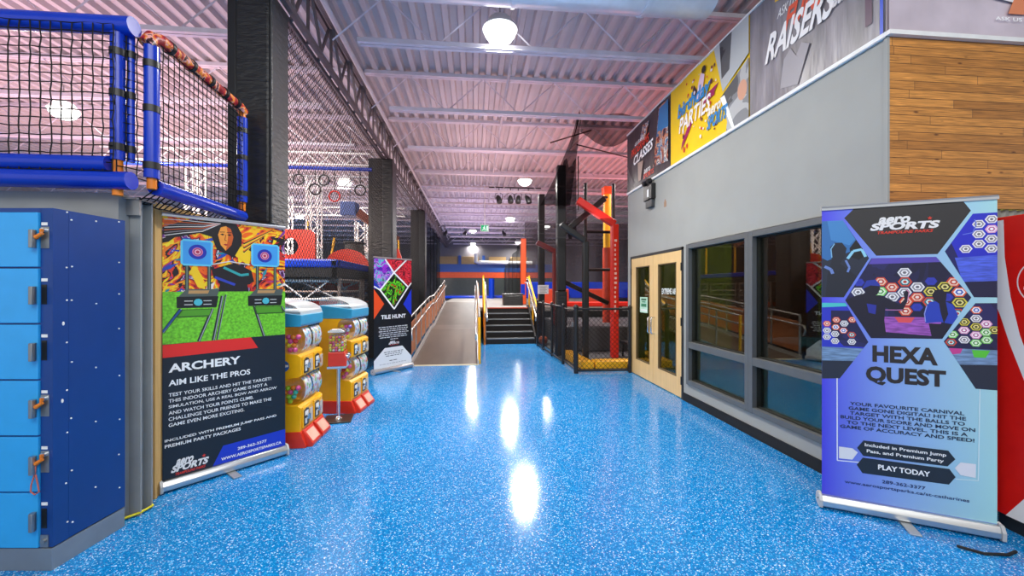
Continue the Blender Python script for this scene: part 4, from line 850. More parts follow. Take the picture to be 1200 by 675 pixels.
# ------------------------------------------------------------------ toy capsule machines
M_my = mat('machine_yellow', '#f4b516', .3, coat=.3); M_mb = mat('machine_blue', '#2f9bc4', .3, coat=.3); M_mr = mat('machine_red', '#d8321c', .3, coat=.3)
M_acr = clear('clear_acrylic', '#f6fafb', .12, .1, .3, .35)
M_card = cells('toy_display_card', [(0, '#eef0f2'), (.45, '#dfe6ec'), (.6, '#e8a0b8'), (.68, '#7fc4e0'), (.76, '#f0d060'), (.83, '#9ad08a'), (.9, '#c8b0d8'), (.95, '#e06a4a')], 34)
CAPS = [mat('capsule_'+n, c, .2, coat=.5) for n, c in (('pink', '#e85aa0'), ('lime', '#a8d832'), ('yellow', '#f2e23a'), ('orange', '#f08a2a'), ('teal', '#3ab8a8'), ('violet', '#8a5ac8'), ('red', '#d8383a'), ('white', '#e8e8ec'))]
capsule_proto = {}
def capsule_machine(label, loc, rz, where, palette):
    m = thing('capsule_machine', label, 'vending machine', loc, rz, 'toy capsule vending machines'); Wd = .54
    def recess(z0, z1):
        c = (z0+z1)/2; h = (z1-z0)/2
        return [(-.15-.095*math.sin(PI*i/10)**.7, c-h*math.cos(PI*i/10)) for i in range(11)]
    prof = [(-.46,.14), (-.075,.14), (-.072,.37), (-.10,.392)] + recess(.395,.655) + [(-.10,.66), (-.072,.675), (-.072,.855), (-.10,.876)] + recess(.88,1.135) + [(-.46,1.14)]
    o = MB(); o.prism(prof, 'y', 0, Wd); o.build('cabinet', M_my, m)
    o = MB(); o.prism([(-.47,0), (-.02,0), (-.02,.02), (-.07,.15), (-.47,.15)], 'y', -.012, Wd+.012); o.build('base', M_mr, m, bevel=.004)
    o = MB(); o.prism([(-.46,1.14), (-.075,1.14), (-.065,1.16), (-.065,1.25), (-.46,1.30)], 'y', -.006, Wd+.006); o.build('header', M_mb, m, bevel=.005)
    o = MB(); arc = [(-.07-.0, 1.25)] + [(-.46+.385*math.cos(PI/2*i/10), 1.27+.125*math.sin(PI/2*i/10)) for i in range(11)]
    for (x0, z0), (x1, z1) in zip(arc, arc[1:]): o.add([(x0,0,z0), (x0,Wd,z0), (x1,Wd,z1), (x1,0,z1)], [(0,1,2,3)])
    for y in (0, Wd): o.add([(x,y,z) for x, z in arc] + [(-.46,y,1.29)], [tuple(range(len(arc)+1))])
    o.build('clear_hood', HOODS.setdefault('h', MATS.get('hood_acrylic') or frosted('hood_acrylic', '#e9eef0', .22)), m, smooth=True, fix=False)
    o = MB(); o.box(-.40, -.12, .06, Wd-.06, 1.275, 1.29); o.build('hood_tray', M_white, m)
    for row, (z0, z1, ma, mbz) in enumerate(((.885,1.13,.66,.87), (.40,.65,.155,.385))):
        for colm in range(2):
            y0, y1 = .012+colm*.262, .012+colm*.262+.25; c = (z0+z1)/2; h = (z1-z0)/2
            o = MB(); pr = [(-.15+.088*math.sin(PI*i/14)**.8, c-h*math.cos(PI*i/14)) for i in range(15)]
            for (x0, za), (x1, zb_) in zip(pr, pr[1:]): o.add([(x0,y0,za), (x0,y1,za), (x1,y1,zb_), (x1,y0,zb_)], [(0,1,2,3)])
            bk = recess(z0, z1)
            if colm == 0:
                ring = [(x-.001, z) for x, z in pr] + [(x+.004, z) for x, z in bk[::-1]]
                o.add([(x, .003, z) for x, z in ring], [tuple(range(len(ring)))])
            dr = o.build('capsule_bin', M_acr, m, smooth=True, fix=False)
            o = MB(); pc = [(-.152+.086*math.sin(PI*i/14)**.8, c-h*math.cos(PI*i/14)) for i in range(2, 13)]
            for (x0, za), (x1, zb_) in zip(pc, pc[1:]): o.add([(x0,y0+.07*(1-colm)+.012,za), (x0,y1-.012,za), (x1,y1-.012,zb_), (x1,y0+.07*(1-colm)+.012,zb_)], [(0,1,2,3)])
            o.build('display_card', M_card, dr, smooth=True, fix=False)
            o = MB(); o.box(-.075, -.058, y0+.02, y1-.02, ma+.015, mbz-.02); cm = o.build('coin_mechanism', M_my, m, bevel=.006)
            o = MB(); o.prism([(y0+.03,ma+.035), (y0+.13,ma+.03), (y0+.14,mbz-.05), (y0+.09,mbz-.035), (y0+.03,mbz-.05)], 'x', -.058, -.054); o.build('instruction_label', M_black, cm)
            o = MB(); o.box(-.054, -.052, y0+.045, y0+.12, mbz-.10, mbz-.06); o.box(-.054, -.052, y0+.05, y0+.09, ma+.05, ma+.10); o.build('label_print', M_white, cm)
            o = MB(); o.cyl((-.058,y0+.105,(ma+mbz)/2-.005), (-.04,y0+.105,(ma+mbz)/2-.005), .03, 18); o.box(-.042, -.026, y0+.099, y0+.111, (ma+mbz)/2-.03, (ma+mbz)/2+.02); o.build('turn_knob', M_chrome, cm, smooth=True)
            o = MB(); o.box(-.058, -.05, y0+.155, y0+.225, ma+.03, mbz-.06); o.build('dispensing_door', mat('smoky_flap', '#c9bfae', .2), cm, bevel=.004)
            if colm == 0:
                rnd = random.Random(int(z0*100)+int(loc[1]*10)); n = 0; rad = .024
                for layer in range(6):
                    zz = z0+.034+layer*.041
                    if layer > 3 and row == 0 and loc[1] > 4.5: break
                    half = .095*max(.2, math.sin(PI*min(max((zz-z0)/(z1-z0), .06), .94)))**.7-.02
                    if layer > 3 + row*0: break
                    for kx in range(4):
                        xx = -.15-half+kx*.046+(.02 if layer % 2 else 0)
                        fr = .088*math.sin(PI*(zz-z0)/(z1-z0))**.8-.03
                        if xx > -.15+fr: continue
                        pal = rnd.choice(palette); w = TM[m.name] @ Vector((xx, .035+rnd.uniform(-.002, .006), zz))
                        lb = 'small colourful toy capsule in the %s near-side bin of the %s yellow machine' % (('upper', 'lower')[row], where)
                        if pal not in capsule_proto:
                            q = MB(); q.sphere((0,0,0), rad, 14, 9); oo = q.build('toy_capsule', CAPS[pal], smooth=True); capsule_proto[pal] = oo
                        else:
                            oo = capsule_proto[pal].copy(); COL.objects.link(oo)
                        oo.location = w; tag(oo, lb, 'toy capsule', 'capsules in the %s bin, %s machine' % (('upper', 'lower')[row], where))
    for colm in range(2):
        y0, y1 = .02+colm*.26, .24+colm*.26
        o = MB(); o.prism([(-.05,.0), (.028,.0), (.034,.03), (-.055,.155), (-.07,.15)], 'y', y0, y1); tr = o.build('pickup_tray', M_mr, m, bevel=.004)
        o = MB(); s = Vector((.089,0,-.125)).normalized(); nn = Vector((.125,0,.089)).normalized(); p = Vector((-.055,0,.155))
        P4 = [p+s*.025+nn*.002, p+s*.135+nn*.002]
        o.add([(P4[0].x,y0+.025,P4[0].z), (P4[0].x,y1-.025,P4[0].z), (P4[1].x,y1-.025,P4[1].z), (P4[1].x,y0+.025,P4[1].z)], [(0,1,2,3)]); o.build('tray_window', mat('pale_pink_plastic', '#e9b9a6', .2), tr, fix=False)
    o = MB(); o.prism([(-.225+.052*math.cos(2*PI*i/24), .77+.052*math.sin(2*PI*i/24)) for i in range(24)], 'y', -.003, 0); st = o.build('round_sticker', mat('sticker_blue', '#2f66b0', .4), m)
    o = MB(); o.prism([(-.225+.036*math.cos(2*PI*i/5+.3)*(1 if i % 2 else .7), .775+.03*math.sin(2*PI*i/5+.3)) for i in range(5)], 'y', -.0045, -.003); o.prism([(-.27,.755), (-.18,.765), (-.18,.785), (-.27,.775)], 'y', -.006, -.0045, 1); o.build('sticker_emblem', [M_orange, M_white], st)
    return m
capsule_machine('yellow toy capsule machine nearest the archery banner', (-1.56, 3.95, 0), R(0), 'nearer', [0, 0, 1, 1, 2, 3, 3, 4, 6])
capsule_machine('yellow toy capsule machine further back, beside the gumball stand', (-1.40, 4.97, 0), R(-6), 'further', [0, 0, 5, 6, 3, 2, 7, 0])
# gumball stand
g = thing('gumball_stand', 'red and chrome gumball dispenser on a pole between the yellow machines', 'gumball dispenser', (-1.55, 4.76, 0), R(10))
o = MB(); o.prism([(-.15,-.15), (.15,-.15), (.15,.15), (-.15,.15)], 'z', 0, .018); o.build('base_plate', mat('dark_steel_plate', '#4a4744', .3, .6), g, bevel=.006)
o = MB(); o.lathe([(.04,.018), (.035,.03), (.02,.04), (.018,.05), (.018,.62)], (0,0,0), 16); o.build('pole', M_chrome, g, smooth=True)
o = MB(); o.box(-.10, .10, -.14, .14, .61, .635); o.build('carrier_plate', M_chrome, g)
for k, y in enumerate((-.07, .07)):
    o = MB(); o.prism([(-.09,.635), (.10,.635), (.10,.70), (.075,.79), (-.09,.79)], 'y', y-.064, y+.064); rb = o.build('dispenser_body', M_mr, g, bevel=.006)
    o = MB(); o.cyl((.092,y,.735), (.112,y,.735), .026, 16); o.box(.108, .125, y-.005, y+.005, .715, .755); o.build('turn_knob', M_chrome, rb, smooth=True)
    o = MB(); o.prism([(.10,.64), (.13,.64), (.112,.69), (.10,.69)], 'y', y-.03, y+.03); o.build('chute_flap', M_chrome, rb)
    o = MB(); o.box(-.085, .075, y-.06, y+.06, .795, 1.01); o.build('clear_tank', M_acr, g)
    o = MB(); o.prism([(-.094,1.01), (.084,1.01), (.084,1.025), (.04,1.05), (-.05,1.05), (-.094,1.025)], 'y', y-.067, y+.067); o.build('lid', M_chrome, g, bevel=.003)
    q = MB(); rnd = random.Random(20+k); cs = [CAPS[i] for i in (0, 2, 3, 6, 7, 1)]
    for iz in range(6):
        for ix in range(5):
            for iy in range(4):
                if 0 < ix < 4 and 0 < iy < 3 and iz < 5: continue
                q.sphere((-.068+ix*.031+rnd.uniform(-.003, .003), y-.044+iy*.029, .812+iz*.029), .0145, 7, 5, rnd.randrange(6))
    bl = q.build('gumballs', cs, smooth=True); bl.location = (-1.55, 4.76, 0); bl.rotation_euler = (0, 0, R(10))
    tag(bl, 'mixed coloured gumballs in the %s tank of the gumball stand' % ('nearer', 'further')[k], 'gumballs', kind='stuff')

# red drinks machine at the right edge
v = thing('drinks_machine', 'red drinks vending machine with a white ribbon at the right edge', 'vending machine', (3.30, 2.26, 0), R(-95.35))
M_cr = mat('drinks_red', '#e3160c', .25, coat=.4)
o = MB(); o.box(0, .9, .035, .75, .06, 1.95); o.build('cabinet', mat('machine_black', '#1a1b1d', .4), v, bevel=.006)
o = MB(); o.box(0, .9, 0, .035, .09, 1.95); o.build('front_panel', M_cr, v, bevel=.006)
o = MB(); o.box(.01, .89, .02, .7, 0, .085); o.build('plinth', M_black, v)
a = Art(0, 0, 0)
lft = [(.0,1.93), (.05,1.93), (.055,1.70), (.085,1.45), (.13,1.22), (.19,1.02), (.28,.80), (.42,.55)]; rgt = [(.36,.42), (.22,.74), (.14,.98), (.08,1.16), (.03,1.34), (.0,1.42)]
a.poly('#f2f1ef', lft+rgt)
a.poly('#f2f1ef', [(.06,.09), (.20,.32), (.36,.42), (.42,.55), (.6,.5), (.9,.52), (.9,.09)])
a.disc('#f4d8d2', .265, 1.54, .15, 40).disc(M_cr, .265, 1.54, .143, 40)
a.text('#f6f4f2', 'Coca-Cola', .135, 1.49, .395, 1.60, .02, .5)
a.build('printed_design', v)
o = MB(); o.tube([(2.78,2.07,.012), (2.86,2.0,.008), (2.98,1.98,.008), (3.06,2.0,.008)], .008, 8)
tag(o.build('black_cable', M_rubber, smooth=True), 'short black cable on the floor under the blue hexagon banner', 'cable')

# ------------------------------------------------------------------ ramp, stairs, platform
M_ramp = mat('brown_rubber_ramp', '#574a3f', .5, var=.25, nscale=2, stretch=(1, .3, 1))
M_plat = mat('grey_platform_floor', '#8f8a84', .45, var=.08)
w = MB(); w.box(.17, 7, 12.62, 17.42, .80, .92); w.box(-1.3, 7, 17.42, 28, .80, .92); struct(w.build('floor_platform', M_plat))
w = MB(); w.box(1.68, 7, 12.36, 12.5, 0, .8); struct(w.build('wall_platform_front', M_black))
r = thing('access_ramp', 'long brown rubber access ramp rising between silver handrails', 'ramp', (-.58, 7.95, 0))
o = MB(); pts = [(7.95,.0), (11.5,.35), (12.7,.37), (17.4,.925), (17.4,.85), (12.7,.3), (11.5,.28), (8.7,0)]; o.prism(pts, 'x', -1.22, .06); o.build('deck', M_ramp, r, world=True)
for x in (-1.25, .06):
    o = MB(); o.prism([(7.97,-.0), (11.5,.35), (12.7,.37), (17.4,.925), (17.4,1.0), (12.7,.45), (11.5,.43), (7.97,.08)], 'x', x, x+.03); o.build('kerb', M_alu, r, world=True)
o = MB(); o.box(-1.22, .08, 7.9, 7.97, 0, .012); o.build('threshold_strip', mat('pale_strip', '#cfc7a8', .5), r, world=True)
def zr(y):
    pp = [(7.95,.0), (11.5,.35), (12.7,.37), (17.4,.925)]
    for (a, za), (b, zb_) in zip(pp, pp[1:]):
        if y <= b: return za+(zb_-za)*(y-a)/(b-a)
    return .92
M_ply = mat('orange_brown_panel', '#a5623a', .5, var=.12, nscale=4)
M_hand = mat('handrail_steel', '#c8c4bd', .25, .7)
def ramp_rail(x, label, pm, panels):
    h = thing('ramp_handrail', label, 'handrail', (x, 8.05, 0))
    ys = [8.05 + (17.3-8.05)*k/11 for k in range(12)]
    for nm_, dz, dx in (('top_rail', .92, 0), ('grab_rail', .72, .07 if x < -.5 else -.07)):
        o = MB(); pl = [(x+dx, y, zr(y)+dz) for y in (8.05, 11.5, 12.7, 17.3)]
        if dx: pl = [(x+dx,7.88,zr(8)+dz-.22), (x+dx,7.82,zr(8)+dz-.1), (x+dx,7.88,zr(8)+dz)] + pl
        o.tube(pl, .021, 10); o.build(nm_, M_hand, h, world=True, smooth=True)
    for k, y in enumerate(ys):
        o = MB(); o.cyl((x,y,max(0, zr(y)-.1)), (x,y,zr(y)+.92), .021 if k else .028, 10); o.build('rail_post', pm if k % 3 == 0 else M_hand, h, world=True, smooth=True)
    if panels:
        for k in range(11):
            ya, yb = ys[k]+.03, ys[k+1]-.03; o = MB(); o.prism([(ya,zr(ya)+.12), (yb,zr(yb)+.12), (yb,zr(yb)+.78), (ya,zr(ya)+.78)], 'x', x-.012, x-.002); o.build('infill_panel', M_ply, h, world=True)
    return h
ramp_rail(-1.27, 'silver ramp handrail with orange-brown panels on the left of the ramp', M_hand, True)
ramp_rail(.10, 'yellow and silver ramp handrail between ramp and stairs', M_yellow, False)
o = MB(); o.prism([(11.0,0), (17.3,0), (17.3,1.75), (14.0,1.45), (11.0,.95)], 'x', .13, .15); tag(o.build('divider_board', mat('orange_panel', '#c8682a', .45)), 'orange panel dividing the ramp from the black stairs', 'panel')
# stairs
s = thing('staircase', 'black six-step staircase with pale step edges in the middle', 'stairs', (.98, 10.85, 0))
for k in range(6):
    y = 10.85+.29*k; z = .153*(k+1)
    o = MB(); o.box(.32, 1.66, y, 12.6, z-.153, z-.0); st = o.build('step', M_rubber, s, world=True)
    o = MB(); o.box(.33, 1.65, y-.012, y+.035, z-.022, z+.003); o.build('step_nosing', mat('grey_nosing', '#83878a', .4, .3) if k < 5 else mat('red_nosing', '#c0492a', .5), st, world=True)
for x in (.30, 1.66):
    o = MB(); o.prism([(10.83,0), (10.83,.2), (12.3,1.0), (12.6,1.0), (12.6,0)], 'x', x-.02, x+.02); o.build('stringer', M_black, s, world=True)
for x, lb in ((.27, 'yellow and silver stair handrail on the left of the black stairs'), (1.70, 'yellow and silver stair handrail on the right of the black stairs')):
    h = thing('stair_handrail', lb, 'handrail', (x, 10.8, 0)); dx = .06 if x < 1 else -.06
    for dz, dd, m in ((.95, 0, M_yellow), (.80, dx, M_hand), (.9, dx*.2, M_hand)):
        o = MB(); o.tube([(x+dd,10.66,dz-.16), (x+dd,10.62,dz-.06), (x+dd,10.7,dz), (x+dd,12.4,dz+.88), (x+dd,12.9,dz+.9)], .022, 10); o.build('hand_rail', m, h, world=True, smooth=True)
    for y, z, m in ((10.75,0,M_orange), (11.6,.4,M_yellow), (12.4,.92,M_yellow)):
        o = MB(); o.cyl((x,y,z), (x,y,z+.97+(.0 if y < 11 else .02)), .026, 10); o.build('rail_post', m, h, world=True, smooth=True)

# far end of the hall
def slab(name, x0, x1, y0, y1, z0, z1, m): o = MB(); o.box(x0, x1, y0, y1, z0, z1); return struct(o.build(name, m))
slab('wall_far', -16, 12, 28.01, 28.2, 0, 5.1, mat('far_grey_wall', '#6d6a70', .6))
slab('trim_5', -2.6, 6, 27.9, 28, 2.25, 2.65, mat('orange_band', '#e8521e', .45)); slab('trim_6', -2.6, 6, 27.88, 28, 2.65, 3.2, mat('blue_band', '#1d4f9e', .45))
slab('trim_7', -2.6, 6, 27.93, 28, .92, 2.25, mat('dark_gloss_panel', '#3a423f', .25))
for k, x in enumerate((-2.5, -1.0, .9, 2.4)):
    slab('trim_%d' % (8+k), x+.1, x+1.3, 27.92, 28, 3.2, 3.72, mat('tan_card', '#a88a5e', .6))
for k, x in enumerate((-1.1, .55)): slab('trim_%d' % (12+k), x, x+.18, 27.9, 28, 3.2, 3.8, mat('blue_band', '#1d4f9e'))
slab('wall_left_far', -16, -15.9, -1.5, 28, 0, 5.1, mat('pale_far_wall', '#a8a2a0', .6)); slab('wall_right_far', 11.9, 12, 2.6, 28, 0, 5.1, mat('dark_far_wall', '#3a3a40', .7))
tag(MB().box(-1.9, 1.9, 24.2, 27.8, .925, 1.06).build('trampoline_mat', M_bluepad, bevel=.03), 'blue padded trampoline edge at the far end of the platform', 'mat')
o = MB(); o.cyl((1.02,24.0,.92), (1.02,24.0,2.1), .17, 20); tag(o.build('blue_padded_post', M_bluepad, smooth=True), 'round blue padded post standing at the far end of the platform', 'post')
o = MB(); o.tube([(.1,27.75,3.9), (.1,27.75,3.34), (.3,27.75,3.30), (4,27.75,3.3)], .13, 14); tag(o.build('white_duct', M_white, smooth=True), 'white duct running across the far end under the roof', 'duct')
b = thing('foam_box', 'black padded box on the platform behind the stairs', 'box', (1.36, 14.2, .92))
o = MB(); o.box(-.36, .33, -.3, .3, 0, .35); o.build('body', M_vinyl, b, bevel=.03)
o = MB(); o.box(-.375, .345, -.315, .315, .35, .41); o.build('lid_pad', M_black, b, bevel=.02)
p = thing('orange_post', 'tall orange padded post at the right of the platform', 'post', (1.82, 14.9, .92))
o = MB(); o.box(-.1, .1, -.1, .1, 0, 2.45); o.build('pad', mat('orange_pad', '#e6551e', .4), p, bevel=.03)
o = MB(); o.box(-.11, .05, -.11, -.1, .35, .75); o.build('blue_patch', M_bluepad, p)
o = MB()
for k in range(30):
    y0, y1 = 15.1+9*k/30, 15.1+9*(k+1)/30; x0, x1 = (1.78+.05*math.sin(y*3) for y in (y0, y1)); h0, h1 = 3.3-.02*k, 3.3-.02*(k+1)
    o.add([(x0,y0,.92), (x1,y1,.92), (x1,y1,h1), (x0,y0,h0)], [(0,1,2,3)])
tag(o.build('mesh_curtain', veil('platform_veil', '#2a2b2e', .8), smooth=True), 'black mesh curtain on the platform beside the orange post', 'curtain')

# ------------------------------------------------------------------ fenced pit on the right of the aisle
fx = lambda y: 1.795-.145*(y-6.98)/3.42
F_ = thing('chain_link_fence', 'black chain-link fence around the pit beside the stairs', 'fence', (1.795, 6.98, 0))
def fpost(x, y, h=1.17, par=F_, r=.03):
    o = MB(); o.cyl((x,y,0), (x,y,h), r, 12); pp = o.build('fence_post', M_black, par, world=True, smooth=True)
    o = MB(); o.sphere((x,y,h), r*1.25, 12, 8); o.build('post_cap', M_black, pp, world=True, smooth=True)
fpost(1.795, 6.98, 1.17, F_, .04); fpost(2.77, 6.95)
for y in (7.85, 8.8, 9.7, 10.4): fpost(fx(y), y)
def rail(p, q): o = MB(); o.cyl(p, q, .02, 10); o.build('fence_rail', M_black, F_, world=True, smooth=True)
for z in (1.14, .05):
    rail((1.795,6.98,z), (2.77,6.95,z)); rail((fx(7.85),7.85,z), (fx(10.4),10.4,z))
o = MB(); diamond(o, (1.80,6.98,.06), (.975,-.03,0), (0,0,1), .96, 1.07, .085, .0035); diamond(o, (fx(7.87),7.87,.06), (fx(10.4)-fx(7.87),2.53,0), (0,0,1), 2.52, 1.07, .085, .0035); o.build('chain_link_mesh', M_cord, F_, world=True, fix=False)
G_ = thing('fence_gate', 'black chain-link gate leaf beside the corner fence post', 'gate', (fx(7.08), 7.08, 0))
o = MB(); y0, y1 = 7.09, 7.75; o.tube([(fx(y0),y0,.1), (fx(y1),y1,.1), (fx(y1),y1,1.12), (fx(y0),y0,1.12)], .018, 8, closed=True); o.build('gate_frame', M_black, G_, world=True, smooth=True)
o = MB(); diamond(o, (fx(y0),y0,.1), (fx(y1)-fx(y0),y1-y0,0), (0,0,1), .66, 1.02, .085, .0035); o.build('chain_link_mesh', M_cord, G_, world=True, fix=False)
o = MB(); o.box(fx(7.1)-.05, fx(7.1)+.03, 7.05, 7.14, .82, .9); o.build('gate_latch', M_steel, G_, world=True)
# pit floor, yellow pads
slab('floor_pit', 1.84, 7, 7.16, 12.3, .001, .02, mat('pit_dark_floor', '#56585a', .6))
o = MB(); o.prism([(1.95,7.2), (2.2,7.2), (2.12,8.65), (1.9,8.65)], 'z', .02, .16); tag(o.build('yellow_floor_mat', M_yellow, bevel=.02), 'long yellow floor pad inside the fence beside the aisle', 'pad')
o = MB(); o.box(2.22, 3.6, 7.2, 7.5, .02, .16); tag(o.build('yellow_floor_mat', M_yellow, bevel=.02), 'yellow floor pad behind the front of the chain-link fence', 'pad')
def ball(x, y, z, label):
    b = thing('basketball', label, 'ball', (x, y, z))
    o = MB(); o.sphere((0,0,0), .12, 20, 12); sk = o.build('skin', mat('basketball_orange', '#b5562a', .6, bump=.3, bscale=300), b, smooth=True)
    for rt in ((0,0,0), (R(90),0,0), (0,R(90),0)):
        o = MB(); o.tube([(.1195*math.cos(2*PI*i/28), .1195*math.sin(2*PI*i/28), 0) for i in range(28)], .0025, 5, closed=True); q = o.build('seam', M_black, b, smooth=True); q.rotation_euler = rt
ball(1.81, 10.5, .142, 'orange basketball on the pit floor behind the fence near the stairs')
o = MB(); o.box(2.15, 6.8, 9.2, 12.2, .02, .62); tag(o.build('padded_deck', mat('grey_pad_deck', '#45464a', .5), bevel=.04), 'low black padded deck inside the fenced pit', 'deck')
t = thing('crash_barrier', 'long red padded barrier rail behind the fenced pit', 'barrier', (4.5, 12.05, .62))
MB().box(-2.2, 2.3, -.1, .1, .33, .48).build('padded_rail', M_red, t, bevel=.03)
for x in (-2, 0, 2.1): MB().box(x-.04, x+.04, -.04, .04, 0, .33).build('leg', M_black, t)
for k, x in enumerate((3.2, 4.6)):
    o = MB(); o.box(x, x+.7, 8.0, 8.6, .3, .36); bt = thing('pit_bench', 'low black bench frame in the fenced pit, %s' % ('nearer the gate', 'further right')[k], 'bench', (x+.35, 8.3, .02))
    o.build('bench_top', M_black, bt, world=True)
    for dx in (.05, .65):
        q = MB(); q.tube([(x+dx,8.03,.02), (x+dx,8.1,.33), (x+dx,8.5,.33), (x+dx,8.57,.02)], .02, 8); q.build('leg', M_black, bt, world=True, smooth=True)
# padded posts and frames
def bent(name, label, cat, pts, r, m, mats2=None, n=12):
    t = thing(name, label, cat, (pts[-1][0], pts[-1][1], 0))
    o = MB(); o.tube(pts, r, n); o.build('padding' if mats2 else 'tube', m, t, world=True, smooth=True); return t
t = thing('padded_post', 'thick black padded post rising behind the fence', 'post', (1.93, 8.85, 0))
o = MB(); o.box(-.12, .12, -.12, .12, .0, 1.45); o.build('lower_pad', M_vinyl, t, bevel=.03)
o = MB(); o.box(-.1, .1, -.1, .1, 1.45, 4.25); o.build('upper_pad', M_black, t, bevel=.02)
for z in (2.62, 2.9, 3.75): o = MB(); o.box(-.106, .106, -.106, .106, z, z+.035); o.build('strap', M_greypad, t, bevel=.01)
t = thing('padded_post', 'thinner black padded post nearer the stairs', 'post', (1.84, 10.95, 0))
o = MB(); o.box(-.085, .085, -.085, .085, 0, 4.1); o.build('pad', M_black, t, bevel=.02)
for z in (3.0, 3.25, 3.35): o = MB(); o.box(-.09, .09, -.09, .09, z, z+.03); o.build('strap', M_greypad, t)
n = thing('paper_sign', 'white printed sign on the black post beside the stairs', 'sign', (1.70, 10.72, 1.36), R(0))
o = MB(); o.box(0, .3, -.006, .006, 0, .24); o.build('sheet', M_white, n)
a = Art(0, 0, -.006)
for k in range(5): a.rect('#8a8e90', .05, .035+.038*k, .25-.03*(k % 2), .048+.038*k)
a.build('print', n)
def arm(label, pts, m, w):
    t = thing('padded_gantry', label, 'padded frame', (pts[-1][0], pts[-1][1], 0))
    for k, (a, b) in enumerate(zip(pts, pts[1:])):
        o = MB(); o.bar(a, b, w, w); o.build('upright' if k == len(pts)-2 else 'boom', m, t, world=True, bevel=.02)
    return t
ra = arm('bright red bent padded arm behind the chain-link fence', [(2.2,8.43,3.40), (2.99,8.36,2.88), (2.99,8.36,.02)], M_red, .15)
a = Art(0, 0, 0); rnd = random.Random(4)
for k in range(16): a.rect('#f3c9c0', -.03, 1.0+.1*k, -.03+rnd.uniform(.03, .06), 1.05+.1*k)
e = a.build('lettering', ra); e.location = (0, -.076, 0)
arm('black bent padded arm left of the bright red arm', [(1.73,7.95,2.80), (2.24,7.95,2.46), (2.24,7.95,.02)], M_black, .12)
arm('dark red bent padded arm nearest the thick black post', [(1.5,9.6,2.62), (1.95,9.6,2.4), (1.95,9.6,.62)], mat('dark_red_pad', '#6e1a1a', .4), .12)
arm('black overhead padded boom rising from the thick black post', [(2.0,8.9,2.75), (2.95,8.9,3.55), (2.95,8.9,3.6)], M_black, .13)
t = thing('striped_pole', 'tall pole with yellow upper half and red lower half behind the red arm', 'pole', (3.47, 10.25, .62))
o = MB(); o.cyl((0,0,0), (0,0,1.95), .12, 16); o.build('red_sleeve', mat('brick_red_pad', '#b8381f', .45), t, smooth=True); o = MB(); o.cyl((0,0,1.95), (0,0,3.45), .1, 16); o.build('yellow_sleeve', M_yellow, t, smooth=True)
o = MB(); o.box(-.12, .12, -.12, .12, 3.35, 3.55); o.build('orange_cap', mat('orange_pad', '#e6551e'), t, bevel=.02)
t = thing('cross_bar_stand', 'black steel frame with cross bars in front of the striped pole', 'frame', (2.75, 9.3, .62))
for x in (2.62, 3.3):
    o = MB(); o.cyl((x,9.3,.62), (x,9.3,4.0), .04, 10); o.build('upright', M_black, t, world=True, smooth=True)
for z in (1.95, 2.85): o = MB(); o.cyl((2.62,9.3,z), (3.3,9.3,z), .035, 10); o.build('cross_bar', M_black, t, world=True, smooth=True)
o = MB(); o.bar((2.05,9.4,1.7), (3.2,9.4,1.15), .16, .1); o.build('sloping_pad', M_black, t, world=True, bevel=.02)
# backdrop of the right-hand zone
o = MB()
for k in range(60):
    x0, x1 = 1.95+9.5*k/60, 1.95+9.5*(k+1)/60; y0, y1 = (15.6+.12*math.sin(x*5) for x in (x0, x1)); o.add([(x0,y0,0), (x1,y1,0), (x1,y1,4.1), (x0,y0,4.1)], [(0,1,2,3)])
tag(o.build('mesh_curtain', veil('back_veil', '#5a575e', .7), smooth=True), 'dark mesh curtain behind the fenced pit on the right', 'curtain')
o = MB(); o.box(1.9, 9, 14.6, 14.8, 1.15, 1.75); tag(o.build('blue_padded_wall', M_bluepad, bevel=.03), 'long blue padded wall behind the red arm', 'padding')
for k, x in enumerate((2.3, 4.0, 5.7)):
    o = MB(); o.box(x, x+1.1, 14.2, 14.55, .92, 1.5); tag(o.build('red_block', mat('brick_red_pad', '#b8381f'), bevel=.05), 'red padded block on the platform behind the pit, %s' % ('leftmost', 'middle', 'rightmost')[k], 'pad', 'red padded blocks')
# draped nets under the roof
def drape(rows, nm_, label, m):
    o = MB(); k = len(rows[0])
    for r0, r1 in zip(rows, rows[1:]):
        for i in range(k-1): o.add([r0[i], r0[i+1], r1[i+1], r1[i]], [(0,1,2,3)])
    return tag(o.build(nm_, m, smooth=True, fix=False), label, 'net')
rows = []
for j in range(9):
    v_ = j/8; row = []
    for i in range(15):
        u = i/14; xl = 2.08-.66*v_**1.4; xr = 2.16-.1*v_; fold = .05*math.sin(u*22+v_*2)
        row.append((xl+(xr-xl)*u, 7.95+fold+.6*v_, 5.05-1.75*v_-.1*math.sin(u*9)*(1-v_)))
    rows.append(row)
drape(rows, 'draped_net', 'gathered black net hanging from the roof above the padded posts', veil('drape_veil', '#0d0d0f', .9))
rows = []
for j in range(7):
    v_ = j/6; rows.append([(2.12+4.0*i/24, 7.9+.1*math.sin(i), 5.02-.55*v_*(.45+.55*math.sin(i*.42)**2)-.12*v_) for i in range(25)])
drape(rows, 'draped_net', 'black net swagged along the roof joist above the classes banner', veil('swag_veil', '#101013', .74))
rows = []
for j in range(7):
    v_ = j/6; rows.append([(2.07+.3*i/8, 9.25+.08*math.sin(i*2.1), 4.45-1.7*v_+.1*math.sin(i)) for i in range(9)])
drape(rows, 'draped_net', 'grey-black net panel beside the thick padded post', veil('panel_veil', '#1c1e20', .9))
